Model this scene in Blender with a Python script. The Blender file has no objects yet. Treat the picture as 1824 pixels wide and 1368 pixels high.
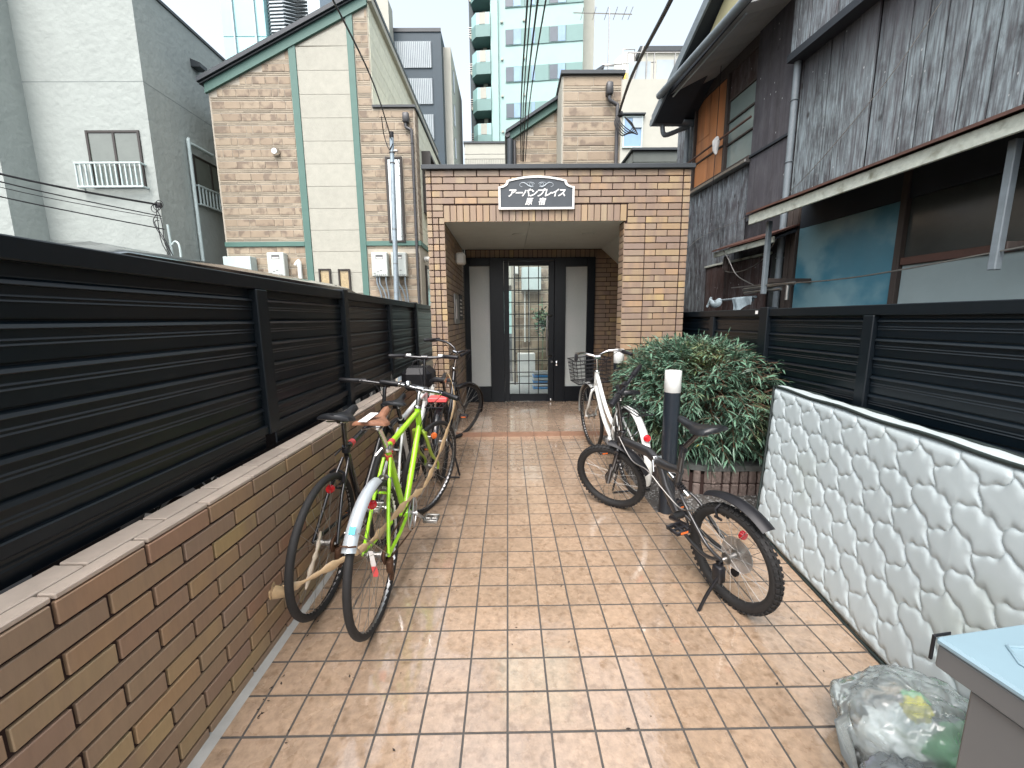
import bpy, bmesh, math, random
import numpy as np
from mathutils import Vector, Matrix, Quaternion, noise as mnoise

random.seed(7); rng = np.random.default_rng(7)
SC = bpy.context.scene
COL = SC.collection
R = math.radians
# ---------------------------------------------------------------- camera
SLOPE = 0.02147                       # the paved floor rises gently towards the gate
def gz(y): return SLOPE * y
cam = bpy.data.cameras.new('camera'); camo = bpy.data.objects.new('camera', cam); COL.objects.link(camo)
cam.sensor_width = 36.0; cam.lens = 36.0 * 723.147 / 1824.0; cam.clip_start = 0.02; cam.clip_end = 2000
_p, _y, _r = R(9.1383), 0.00902904, -0.00913283
_f = Vector((math.sin(_y)*math.cos(_p), math.cos(_y)*math.cos(_p), -math.sin(_p)))
_rt = Vector((math.cos(_y), -math.sin(_y), 0)); _up = _rt.cross(_f)
_a = math.cos(_r)*_rt + math.sin(_r)*_up; _b = -math.sin(_r)*_rt + math.cos(_r)*_up
camo.matrix_world = Matrix(((_a.x,_b.x,-_f.x,0),(_a.y,_b.y,-_f.y,0),(_a.z,_b.z,-_f.z,1.4162),(0,0,0,1)))
SC.camera = camo
# ---------------------------------------------------------------- sky, sun, exposure
world = bpy.data.worlds.new('World'); SC.world = world; world.use_nodes = True
wn = world.node_tree.nodes; wl = world.node_tree.links; wn.clear()
sky = wn.new('ShaderNodeTexSky'); sky.sky_type = 'NISHITA'; sky.sun_disc = False
SUN_EL, SUN_AZ = R(58), R(200)
sky.sun_elevation = SUN_EL; sky.sun_rotation = SUN_AZ; sky.air_density = 1.0; sky.dust_density = 5.0; sky.ozone_density = 1.0
hs = wn.new('ShaderNodeHueSaturation'); hs.inputs['Saturation'].default_value = 0.40; hs.inputs['Hue'].default_value = 0.475; hs.inputs['Value'].default_value = 1.0
bg = wn.new('ShaderNodeBackground'); bg.inputs['Strength'].default_value = 0.15
wo = wn.new('ShaderNodeOutputWorld')
wl.new(sky.outputs['Color'], hs.inputs['Color']); wl.new(hs.outputs['Color'], bg.inputs['Color']); wl.new(bg.outputs['Background'], wo.inputs['Surface'])
sl = bpy.data.lights.new('sun', 'SUN'); sl.energy = 0.5; sl.angle = R(40); sl.color = (1.0, 0.97, 0.92)
so = bpy.data.objects.new('sun', sl); COL.objects.link(so)
_sd = Vector((math.sin(SUN_AZ)*math.cos(SUN_EL), math.cos(SUN_AZ)*math.cos(SUN_EL), math.sin(SUN_EL)))
so.rotation_euler = _sd.to_track_quat('Z', 'Y').to_euler()
SC.view_settings.view_transform = 'Standard'; SC.view_settings.look = 'None'
SC.view_settings.exposure = 1.58; SC.view_settings.gamma = 1.0; SC.view_settings.use_curve_mapping = False
SC.render.engine = 'CYCLES'; SC.cycles.use_denoising = True
try: SC.cycles.denoiser = 'OPENIMAGEDENOISE'
except Exception: pass
SC.cycles.max_bounces = 8; SC.cycles.diffuse_bounces = 4; SC.cycles.transparent_max_bounces = 16
SC.cycles.caustics_reflective = False; SC.cycles.caustics_refractive = False
# ---------------------------------------------------------------- materials
MATS = {}
def mat(name, col, rough=0.6, metal=0.0, rnd=0.0, noise=None, bump=None, pal=None, stretch=None, spec=0.5, coat=0.0,
        alpha=None, trans=0.0, island=0.0, rough_noise=None, second=None):
    """procedural material: col (or a palette picked per object), tinted by noise, with noise bump"""
    if name in MATS: return MATS[name]
    m = bpy.data.materials.new(name); m.use_nodes = True; MATS[name] = m
    nt = m.node_tree; N = nt.nodes; L = nt.links
    bs = N['Principled BSDF']
    bs.inputs['Roughness'].default_value = rough; bs.inputs['Metallic'].default_value = metal
    bs.inputs['Specular IOR Level'].default_value = spec
    bs.inputs['Coat Weight'].default_value = coat; bs.inputs['Coat Roughness'].default_value = 0.15
    tc = N.new('ShaderNodeTexCoord'); oi = N.new('ShaderNodeObjectInfo')
    off = N.new('ShaderNodeVectorMath'); off.operation = 'MULTIPLY_ADD'
    comb = N.new('ShaderNodeCombineXYZ')
    mu = N.new('ShaderNodeMath'); mu.operation = 'MULTIPLY'; mu.inputs[1].default_value = 37.0
    L.new(oi.outputs['Random'], mu.inputs[0])
    for k in range(3): L.new(mu.outputs[0], comb.inputs[k])
    off.inputs[1].default_value = stretch or (1, 1, 1)
    L.new(tc.outputs['Object'], off.inputs[0]); L.new(comb.outputs[0], off.inputs[2])
    vec = off.outputs[0]
    if pal:
        ramp = N.new('ShaderNodeValToRGB'); ramp.color_ramp.interpolation = 'LINEAR'
        els = ramp.color_ramp.elements
        while len(els) < len(pal): els.new(0.5)
        for i, c in enumerate(pal):
            els[i].position = i/(len(pal)-1); els[i].color = (*c, 1)
        L.new(oi.outputs['Random'], ramp.inputs[0]); csock = ramp.outputs[0]
    else:
        rgb = N.new('ShaderNodeRGB'); rgb.outputs[0].default_value = (*col, 1); csock = rgb.outputs[0]
    def mixv(csock, fac_sock, c2, blend='MIX'):
        mx = N.new('ShaderNodeMix'); mx.data_type = 'RGBA'; mx.blend_type = blend
        L.new(fac_sock, mx.inputs[0]); L.new(csock, mx.inputs[6]); mx.inputs[7].default_value = (*c2, 1)
        return mx.outputs[2]
    if second:                                # second colour in large soft noise patches (c2, scale, lo, hi)
        n2 = N.new('ShaderNodeTexNoise'); n2.inputs['Scale'].default_value = second[1]; n2.inputs['Detail'].default_value = 4
        L.new(vec, n2.inputs['Vector'])
        mr = N.new('ShaderNodeMapRange'); mr.inputs[1].default_value = second[2]; mr.inputs[2].default_value = second[3]
        L.new(n2.outputs['Fac'], mr.inputs[0]); csock = mixv(csock, mr.outputs[0], second[0])
    if rnd or island or noise:
        hv = N.new('ShaderNodeHueSaturation'); L.new(csock, hv.inputs['Color']); csock = hv.outputs[0]
        acc = None
        def add(sock, amt):
            nonlocal acc
            mr = N.new('ShaderNodeMapRange'); mr.inputs[3].default_value = -amt; mr.inputs[4].default_value = amt
            L.new(sock, mr.inputs[0])
            if acc is None:
                ad = N.new('ShaderNodeMath'); ad.inputs[1].default_value = 1.0; L.new(mr.outputs[0], ad.inputs[0])
            else:
                ad = N.new('ShaderNodeMath'); L.new(mr.outputs[0], ad.inputs[0]); L.new(acc, ad.inputs[1])
            acc = ad.outputs[0]
        if rnd: add(oi.outputs['Random'], rnd)
        if island:
            ge = N.new('ShaderNodeNewGeometry'); add(ge.outputs['Random Per Island'], island)
        if noise:
            nn = N.new('ShaderNodeTexNoise'); nn.inputs['Scale'].default_value = noise[0]; nn.inputs['Detail'].default_value = 6
            nn.inputs['Roughness'].default_value = 0.65
            L.new(vec, nn.inputs['Vector']); add(nn.outputs['Fac'], noise[1]*2)
        L.new(acc, hv.inputs['Value'])
    L.new(csock, bs.inputs['Base Color'])
    if rough_noise:
        rn = N.new('ShaderNodeTexNoise'); rn.inputs['Scale'].default_value = rough_noise[0]; rn.inputs['Detail'].default_value = 5
        L.new(tc.outputs['Object'] if not rough_noise[3:] else vec, rn.inputs['Vector'])
        mr = N.new('ShaderNodeMapRange'); mr.inputs[1].default_value = .35; mr.inputs[2].default_value = .65
        mr.inputs[3].default_value = rough_noise[1]; mr.inputs[4].default_value = rough_noise[2]
        L.new(rn.outputs['Fac'], mr.inputs[0]); L.new(mr.outputs[0], bs.inputs['Roughness'])
    if bump:
        bn = N.new('ShaderNodeTexNoise'); bn.inputs['Scale'].default_value = bump[0]; bn.inputs['Detail'].default_value = 5
        L.new(vec, bn.inputs['Vector'])
        bp = N.new('ShaderNodeBump'); bp.inputs['Strength'].default_value = bump[1]; bp.inputs['Distance'].default_value = bump[2] if len(bump) > 2 else 0.01
        L.new(bn.outputs['Fac'], bp.inputs['Height']); L.new(bp.outputs[0], bs.inputs['Normal'])
    if trans: bs.inputs['Transmission Weight'].default_value = trans
    if alpha is not None: bs.inputs['Alpha'].default_value = alpha
    return m

BRICKPAL = [(0.235, 0.162, 0.115), (0.37, 0.275, 0.16), (0.265, 0.19, 0.135), (0.38, 0.25, 0.145), (0.335, 0.26, 0.17), (0.24, 0.175, 0.14), (0.41, 0.3, 0.15), (0.3, 0.205, 0.13), (0.34, 0.26, 0.17)]
def brickmat(name, k=1.0, rough=.45):
    if name in MATS: return MATS[name]
    m = mat(name, (.3,.2,.1), rough, pal=[tuple(c*k for c in q) for q in BRICKPAL], noise=(9, .06), bump=(90, .10, .004), stretch=(1,.04,.04), second=((.245*k,.175*k,.13*k), 7.0, .42, .60))
    return m
M_brick = brickmat('glazed_brick')
M_mortar = mat('dark_mortar', (.030,.014,.011), .9, noise=(40,.2))
M_wallbrick = mat('wall_brick', (.3,.2,.1), .5, pal=[(.29,.175,.115),(.345,.255,.135),(.26,.185,.125),(.30,.175,.115),(.36,.265,.13),(.25,.165,.12),(.275,.205,.145),(.35,.23,.125)], noise=(60,.09), bump=(160,.12,.003), stretch=(1,.15,.15), second=((.255,.175,.12), 5.0,.45,.66))
M_cap = mat('pale_cap_tile', (.42,.35,.29), .6, rnd=.12, noise=(20,.12), bump=(80,.1,.004))
M_tile = mat('wet_floor_tile', (.335,.24,.165), .35, rnd=.07, noise=(34,.26), bump=(55,.35,.006), coat=.6, second=((.25,.17,.11),26,.54,.70), rough_noise=(7,.12,.38,1))
def wetten(m, scale, lo, hi):
    nt = m.node_tree; N = nt.nodes; L = nt.links; bs = N['Principled BSDF']
    g = N.new('ShaderNodeNewGeometry'); n = N.new('ShaderNodeTexNoise'); n.inputs['Scale'].default_value = scale; n.inputs['Detail'].default_value = 3
    L.new(g.outputs['Position'], n.inputs['Vector']); r = N.new('ShaderNodeMapRange'); r.inputs[1].default_value = .38; r.inputs[2].default_value = .58; r.inputs[3].default_value = lo; r.inputs[4].default_value = hi
    L.new(n.outputs['Fac'], r.inputs[0]); L.new(r.outputs[0], bs.inputs['Coat Weight']); bs.inputs['Coat IOR'].default_value = 2.5; bs.inputs['Coat Roughness'].default_value = .06
    n2 = N.new('ShaderNodeTexNoise'); n2.inputs['Scale'].default_value = 38; n2.inputs['Detail'].default_value = 3; L.new(g.outputs['Position'], n2.inputs['Vector'])
    b = N.new('ShaderNodeBump'); b.inputs['Strength'].default_value = .10; b.inputs['Distance'].default_value = .004; L.new(n2.outputs['Fac'], b.inputs['Height']); L.new(b.outputs[0], bs.inputs['Coat Normal'])
wetten(M_tile, 1.7, .55, 1.0)
M_porch = mat('wet_porch_tile', (.34,.25,.18), .3, rnd=.10, noise=(20,.16), bump=(40,.18,.004), coat=.45, second=((.27,.19,.13),10,.56,.8), rough_noise=(6,.12,.34,1))
wetten(M_porch, 1.3, .4, 1.0)
M_nose = mat('step_nose_tile', (.26,.155,.105), .45, rnd=.12, noise=(20,.2))
M_grout = mat('grout', (.06,.055,.05), .85, noise=(60,.25))
M_black = mat('black_aluminium', (.003,.006,.009), .42, noise=(30,.2), spec=.4)
M_slat = mat('black_slat_metal', (.001,.004,.007), .34, rnd=.12, noise=(14,.15), spec=.5)
M_doorblk = mat('black_door_frame', (.004,.006,.009), .35, noise=(20,.2), spec=.3)
M_ceiling = mat('painted_ceiling', (.56,.64,.64), .7, noise=(6,.06))
M_capmetal = mat('dark_metal_coping', (.035,.042,.048), .45, noise=(12,.15))
M_asphalt = mat('asphalt', (.06,.06,.062), .9, noise=(18,.25), bump=(60,.4,.01))
M_concrete = mat('concrete', (.33,.33,.31), .8, noise=(9,.14), bump=(40,.25,.005))
M_gravel = mat('grey_gravel', (.16,.16,.155), .8, island=.45, noise=(30,.2))
M_white = mat('white_paint', (.66,.68,.66), .35, noise=(14,.06), coat=.2)
M_whiteplas = mat('white_plastic', (.72,.72,.68), .45, noise=(10,.08))
M_chrome = mat('chrome', (.66,.66,.66), .18, 1.0, noise=(14,.10))
M_alloy = mat('brushed_alloy', (.55,.55,.55), .36, 1.0, noise=(20,.12))
M_steeldull = mat('dull_steel', (.35,.34,.32), .42, 1.0, noise=(20,.2))
M_tyre = mat('tyre_rubber', (.010,.0095,.0095), .75, noise=(40,.35), bump=(150,.25,.003))
M_blkplas = mat('black_plastic', (.009,.009,.011), .45, noise=(25,.25), spec=.35)
M_bikeblk = mat('black_bike_paint', (.010,.010,.012), .25, coat=.5, noise=(14,.2))
M_bikegry = mat('charcoal_bike_paint', (.020,.020,.021), .32, coat=.4, noise=(14,.2))
M_green = mat('lime_green_paint', (.34,.70,.020), .28, coat=.5, noise=(9,.10), second=((.22,.42,.03),5,.60,.80))
M_greend = mat('olive_green_paint', (.25,.36,.03), .35, coat=.3, noise=(14,.15))
M_silver = mat('silver_mudguard', (.50,.55,.58), .3, .4, noise=(12,.12))
M_leather = mat('brown_leather', (.22,.10,.055), .55, noise=(30,.25), bump=(60,.3,.003))
M_saddle = mat('black_saddle_vinyl', (.010,.011,.013), .40, noise=(30,.2), bump=(120,.1,.002))
M_red = mat('red_reflector', (.55,.012,.02), .15, coat=.8, noise=(60,.2))
M_orange = mat('orange_reflector', (.75,.16,.03), .2, coat=.6, noise=(60,.2))
M_rust = mat('rusty_chain', (.09,.045,.025), .7, .5, noise=(60,.4))
M_tape = mat('tan_packing_tape', (.42,.30,.17), .35, noise=(16,.25), coat=.4, bump=(40,.3,.004))
M_paper = mat('crumpled_paper', (.52,.45,.36), .8, noise=(20,.2), bump=(40,.4,.006))
M_redtag = mat('red_tag', (.75,.10,.10), .5, noise=(40,.15))
M_whitetag = mat('white_tag', (.78,.76,.73), .6, noise=(20,.05))
M_teal = mat('teal_sticker', (.03,.40,.55), .4, noise=(60,.25))
M_wire = mat('black_cable', (.012,.012,.014), .55, noise=(20,.2))
M_leaf = mat('leaf_green', (.095,.18,.12), .36, island=.5, rnd=.3, noise=(6,.2), spec=.4, second=((.15,.17,.06),3.2,.58,.72))
M_leafy = mat('leaf_yellow', (.30,.27,.05), .5, rnd=.3, noise=(10,.2))
M_twig = mat('twig_bark', (.14,.075,.045), .8, noise=(20,.3), bump=(40,.4,.004))
M_soil = mat('soil', (.035,.024,.018), .95, noise=(20,.4), bump=(30,.6,.02))
M_planter = mat('rough_planter_brick', (.16,.125,.11), .85, rnd=.25, noise=(30,.3), bump=(45,.8,.012))
M_planttop = mat('planter_mortar_lip', (.105,.115,.11), .85, noise=(14,.2), bump=(40,.3,.006))
M_matt = mat('quilted_white_fabric', (.41,.465,.475), .5, noise=(4,.06), bump=(220,.10,.002), second=((.37,.42,.40),2.2,.55,.75))
M_pipe = mat('dark_green_piping', (.012,.020,.018), .6, noise=(20,.2))
M_lid = mat('pale_blue_metal', (.20,.29,.335), .33, noise=(5,.05), coat=.2)
M_grybox = mat('grey_box_metal', (.11,.112,.112), .5, noise=(4,.05))
# background
M_stucco = mat('white_stucco', (.34,.375,.355), .85, noise=(2.5,.07), bump=(9,.55,.03))
M_stuccog = mat('grey_stucco', (.22,.25,.24), .85, noise=(2.5,.07), bump=(16,.25,.015))
M_stone = mat('brown_siding_block', (.36,.235,.145), .75, pal=[(.31,.245,.175),(.345,.28,.205),(.29,.225,.16),(.355,.29,.21),(.325,.255,.185)], noise=(3.2,.12), bump=(30,.3,.01), second=((.20,.155,.115),4.5,.50,.60))
M_stonej = mat('siding_joint', (.43,.39,.32), .85, noise=(10,.1))
M_panel = mat('cream_siding_panel', (.385,.38,.325), .8, rnd=.05, noise=(7,.10), bump=(45,.5,.010))
M_creamw = mat('cream_rough_siding', (.70,.70,.56), .85, rnd=.05, noise=(9,.16), bump=(20,.5,.012))
M_trim = mat('sage_green_trim', (.075,.16,.135), .55, noise=(5,.08))
M_roofd = mat('dark_roof', (.025,.034,.042), .5, noise=(10,.2))
M_frame = mat('dark_brown_frame', (.030,.024,.020), .4, noise=(20,.15))
M_glassy = mat('window_glass', (.55,.58,.57), .06, .75, noise=(2,.15), coat=.6, spec=.8)
M_frost = mat('frosted_glass', (.46,.50,.48), .36, noise=(60,.08), bump=(60,.18,.006), second=((.56,.57,.55),1.2,.4,.7))
M_amber = mat('amber_pebbled_glass', (.40,.31,.17), .25, noise=(26,.35), bump=(50,.4,.006), coat=.5)
M_curtain = mat('curtained_glass', (.13,.15,.13), .15, noise=(3,.12), coat=.6)
M_rail = mat('pale_blue_railing', (.48,.57,.56), .45, noise=(10,.08))
M_pipeg = mat('grey_pipe', (.16,.19,.21), .45, noise=(12,.2))
M_piped = mat('dark_drainpipe', (.055,.055,.058), .45, noise=(12,.2))
M_galv = mat('galvanised_pole', (.30,.36,.40), .42, .5, noise=(12,.2))
M_heater = mat('heater_enamel', (.50,.54,.51), .4, noise=(6,.05))
M_mint = mat('mint_tower_tile', (.33,.50,.47), .6, noise=(1.2,.05))
M_mintd = mat('mint_dark_panel', (.155,.27,.255), .55, rnd=.08, noise=(2,.06))
M_mintg = mat('balcony_glass', (.30,.50,.49), .15, noise=(1,.1), coat=.5)
M_towerd = mat('tower_slate', (.035,.055,.062), .6, noise=(3,.15))
M_winb = mat('tower_window', (.20,.33,.50), .12, noise=(.7,.25), coat=.6)
M_wind = mat('tower_window_dark', (.07,.095,.12), .15, noise=(.7,.2), coat=.5)
M_cyan = mat('cyan_glass_tower', (.34,.60,.62), .12, noise=(.12,.10), coat=.4, rnd=.06)
M_slate = mat('slate_blue_cladding', (.022,.045,.062), .55, noise=(2,.1))
M_lattice = mat('pale_lattice', (.36,.41,.43), .3, .2, noise=(1.5,.12))
M_cream = mat('cream_wall', (.43,.43,.375), .8, noise=(2,.06), bump=(12,.15,.01))
M_yellow = mat('yellow_machine', (.75,.52,.10), .5, noise=(5,.1))
M_shed = mat('grey_green_shed', (.11,.125,.115), .7, noise=(4,.1))
# weathered house
def woodmat(name, base, streak, white, amt, scale=1.0, rough=.8, fade=False, lo=.44, hi=.68):
    if name in MATS: return MATS[name]
    m = mat(name, base, rough, rnd=.36, noise=(26*scale,.22), stretch=(1,1,.06), bump=(55*scale,.55,.012), second=(streak,16*scale,.50,.70))
    nt = m.node_tree; N = nt.nodes; L = nt.links; bs = N['Principled BSDF']
    src = bs.inputs['Base Color'].links[0].from_socket
    tc = [n for n in N if n.type == 'TEX_COORD'][0]; off = [n for n in N if n.type == 'VECT_MATH'][0]
    n = N.new('ShaderNodeTexNoise'); n.inputs['Scale'].default_value = 3.2; n.inputs['Detail'].default_value = 8; n.inputs['Roughness'].default_value = .72
    ma = N.new('ShaderNodeMapping'); ma.inputs['Scale'].default_value = (3.2, 3.2, 1.3); L.new(tc.outputs['Object'], ma.inputs['Vector'])
    oi = [q for q in N if q.type == 'OBJECT_INFO'][0]
    L.new(oi.outputs['Location'], ma.inputs['Location'])
    L.new(ma.outputs[0], n.inputs['Vector'])
    mr = N.new('ShaderNodeMapRange'); mr.inputs[1].default_value = lo; mr.inputs[2].default_value = hi; mr.inputs[4].default_value = amt
    L.new(n.outputs['Fac'], mr.inputs[0])
    n3 = N.new('ShaderNodeTexNoise'); n3.inputs['Scale'].default_value = 70; n3.inputs['Detail'].default_value = 3; L.new(off.outputs[0], n3.inputs['Vector'])
    m3 = N.new('ShaderNodeMapRange'); m3.inputs[1].default_value = .28; m3.inputs[2].default_value = .60; L.new(n3.outputs['Fac'], m3.inputs[0])
    mm = N.new('ShaderNodeMath'); mm.operation = 'MULTIPLY'; L.new(mr.outputs[0], mm.inputs[0]); L.new(m3.outputs[0], mm.inputs[1])
    if fade:                                  # hood shade painted into the upper part of the boards; rain bleached them lower down
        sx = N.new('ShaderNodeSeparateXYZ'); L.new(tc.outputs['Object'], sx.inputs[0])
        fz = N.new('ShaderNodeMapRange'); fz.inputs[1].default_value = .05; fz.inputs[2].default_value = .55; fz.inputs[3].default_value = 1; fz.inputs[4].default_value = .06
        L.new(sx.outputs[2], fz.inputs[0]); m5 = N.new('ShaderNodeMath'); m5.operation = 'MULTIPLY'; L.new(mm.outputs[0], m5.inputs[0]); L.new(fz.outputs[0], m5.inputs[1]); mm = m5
    mx = N.new('ShaderNodeMix'); mx.data_type = 'RGBA'; L.new(mm.outputs[0], mx.inputs[0]); L.new(src, mx.inputs[6]); mx.inputs[7].default_value = (*white, 1)
    # dark knots
    v = N.new('ShaderNodeTexVoronoi'); v.inputs['Scale'].default_value = 2.6; v.inputs['Randomness'].default_value = 1
    mk = N.new('ShaderNodeMapping'); mk.inputs['Scale'].default_value = (1.6, 1, 1.0); L.new(tc.outputs['Object'], mk.inputs['Vector']); L.new(oi.outputs['Location'], mk.inputs['Location'])
    L.new(mk.outputs[0], v.inputs['Vector'])
    mv = N.new('ShaderNodeMapRange'); mv.inputs[1].default_value = .05; mv.inputs[2].default_value = .10; mv.inputs[3].default_value = .85; mv.inputs[4].default_value = 0
    L.new(v.outputs['Distance'], mv.inputs[0])
    mx2 = N.new('ShaderNodeMix'); mx2.data_type = 'RGBA'; L.new(mv.outputs[0], mx2.inputs[0]); L.new(mx.outputs[2], mx2.inputs[6]); mx2.inputs[7].default_value = (.02,.017,.016,1)
    # pale nail heads and flecks
    v3 = N.new('ShaderNodeTexVoronoi'); v3.inputs['Scale'].default_value = 9.0; mk3 = N.new('ShaderNodeMapping'); mk3.inputs['Scale'].default_value = (1.5,1,.8); L.new(tc.outputs['Object'], mk3.inputs['Vector']); L.new(oi.outputs['Location'], mk3.inputs['Location']); L.new(mk3.outputs[0], v3.inputs['Vector'])
    mv3 = N.new('ShaderNodeMapRange'); mv3.inputs[1].default_value = .045; mv3.inputs[2].default_value = .075; mv3.inputs[3].default_value = .8; mv3.inputs[4].default_value = 0; L.new(v3.outputs['Distance'], mv3.inputs[0])
    mx4 = N.new('ShaderNodeMix'); mx4.data_type = 'RGBA'; L.new(mv3.outputs[0], mx4.inputs[0]); L.new(mx2.outputs[2], mx4.inputs[6]); mx4.inputs[7].default_value = (.5,.52,.52,1)
    L.new(mx4.outputs[2], bs.inputs['Base Color'])
    return m
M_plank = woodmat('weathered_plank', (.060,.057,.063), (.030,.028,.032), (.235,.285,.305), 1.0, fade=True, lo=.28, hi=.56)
M_plankh = woodmat('weathered_hood_plank', (.075,.072,.080), (.035,.032,.036), (.26,.31,.34), 1.0, lo=.34, hi=.6)
M_plankd = woodmat('dark_plank', (.066,.063,.070), (.032,.029,.033), (.30,.35,.38), 1.0, lo=.38, hi=.64)
M_plankb = woodmat('brown_stained_board', (.055,.030,.026), (.030,.017,.015), (.30,.31,.33), .28)
M_panelw = woodmat('smooth_dark_panel', (.055,.052,.060), (.034,.030,.034), (.30,.31,.32), .16, .5)
M_orangew = mat('warm_plywood', (.50,.20,.075), .5, rnd=.15, stretch=(1,1,.08), noise=(18,.18), second=((.30,.12,.05),9,.5,.72), bump=(40,.2,.004), coat=.15)
M_woodpost = mat('old_wood_post', (.055,.042,.036), .75, stretch=(1,1,.06), noise=(40,.3), bump=(50,.4,.006))
M_rustsheet = mat('brown_sheet_roof', (.085,.040,.030), .55, noise=(12,.25), rnd=.1)
M_fascia = mat('peeling_cream_fascia', (.46,.49,.43), .75, noise=(24,.25), second=((.20,.20,.15),9,.54,.68), bump=(30,.4,.006))
M_soffit = mat('grey_soffit_board', (.34,.36,.36), .8, rnd=.08, noise=(5,.10))
M_bluepan = mat('teal_blue_panel', (.062,.215,.295), .32, noise=(2.2,.14), second=((.19,.33,.375),2.2,.46,.62), coat=.3, bump=(6,.12,.01))
M_oldglass = mat('dusty_dark_glass', (.045,.050,.048), .18, noise=(3,.3), coat=.5)
M_oldfrost = mat('old_frosted_glass', (.30,.37,.38), .30, noise=(2,.12), coat=.3)
M_winpane = mat('green_grey_pane', (.20,.25,.24), .16, noise=(2,.15), coat=.5)
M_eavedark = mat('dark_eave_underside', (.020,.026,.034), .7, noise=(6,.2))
M_gablew = mat('cream_gable_wall', (.50,.46,.27), .8, noise=(5,.1))
M_towel = mat('grey_blue_towel', (.34,.42,.46), .9, noise=(60,.25), bump=(160,.5,.006))
M_carpaint = mat('black_car_paint', (.010,.012,.014), .12, coat=1.0, noise=(3,.1))
M_carglass = mat('tinted_car_glass', (.02,.025,.03), .05, coat=1.0, noise=(3,.1))
M_signbg = mat('slate_sign_face', (.050,.060,.070), .4, noise=(8,.08))
M_signw = mat('white_sign_letter', (.80,.80,.78), .4, noise=(10,.04))
M_lilac = mat('lilac_litter', (.50,.46,.60), .6, noise=(12,.2))
M_greenlit = mat('green_litter', (.16,.50,.22), .5, noise=(9,.3))
M_yellowlit = mat('yellow_litter', (.72,.66,.05), .5, noise=(9,.3))
M_paleplas = mat('pale_litter', (.78,.82,.80), .5, noise=(9,.2))
def glassmat(name, tint=(.9,.95,.95), gloss=.12, rough=.02):
    m = bpy.data.materials.new(name); m.use_nodes = True; N = m.node_tree.nodes; L = m.node_tree.links; N.clear()
    t = N.new('ShaderNodeBsdfTransparent'); t.inputs[0].default_value = (*tint, 1)
    g = N.new('ShaderNodeBsdfGlossy'); g.inputs['Roughness'].default_value = rough
    fr = N.new('ShaderNodeFresnel'); fr.inputs[0].default_value = 1.45
    mx = N.new('ShaderNodeMixShader'); o = N.new('ShaderNodeOutputMaterial')
    L.new(fr.outputs[0], mx.inputs[0]); L.new(t.outputs[0], mx.inputs[1]); L.new(g.outputs[0], mx.inputs[2]); L.new(mx.outputs[0], o.inputs[0])
    MATS[name] = m; return m
M_clear = glassmat('clear_glass')
def bagmat():
    m = bpy.data.materials.new('translucent_bag'); m.use_nodes = True; N = m.node_tree.nodes; L = m.node_tree.links; N.clear()
    t = N.new('ShaderNodeBsdfTransparent'); t.inputs[0].default_value = (.95,.98,.98,1)
    d = N.new('ShaderNodeBsdfDiffuse'); d.inputs[0].default_value = (.80,.90,.92,1)
    tl = N.new('ShaderNodeBsdfTranslucent'); tl.inputs[0].default_value = (.80,.86,.86,1)
    g = N.new('ShaderNodeBsdfGlossy'); g.inputs['Roughness'].default_value = .10
    tc = N.new('ShaderNodeTexCoord'); n = N.new('ShaderNodeTexNoise'); n.inputs['Scale'].default_value = 14; n.inputs['Detail'].default_value = 6
    L.new(tc.outputs['Object'], n.inputs['Vector'])
    b = N.new('ShaderNodeBump'); b.inputs['Strength'].default_value = .25; b.inputs['Distance'].default_value = .01; L.new(n.outputs['Fac'], b.inputs['Height'])
    for s in (d, tl, g): L.new(b.outputs[0], s.inputs['Normal'])
    a1 = N.new('ShaderNodeMixShader'); a1.inputs[0].default_value = .5; L.new(d.outputs[0], a1.inputs[1]); L.new(tl.outputs[0], a1.inputs[2])
    a2 = N.new('ShaderNodeMixShader'); a2.inputs[0].default_value = .30; L.new(t.outputs[0], a2.inputs[1]); L.new(a1.outputs[0], a2.inputs[2])
    fr = N.new('ShaderNodeFresnel'); fr.inputs[0].default_value = 1.6; L.new(b.outputs[0], fr.inputs['Normal'])
    a3 = N.new('ShaderNodeMixShader'); L.new(fr.outputs[0], a3.inputs[0]); L.new(a2.outputs[0], a3.inputs[1]); L.new(g.outputs[0], a3.inputs[2])
    o = N.new('ShaderNodeOutputMaterial'); L.new(a3.outputs[0], o.inputs[0]); MATS['translucent_bag'] = m; return m
M_bag = bagmat()
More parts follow.
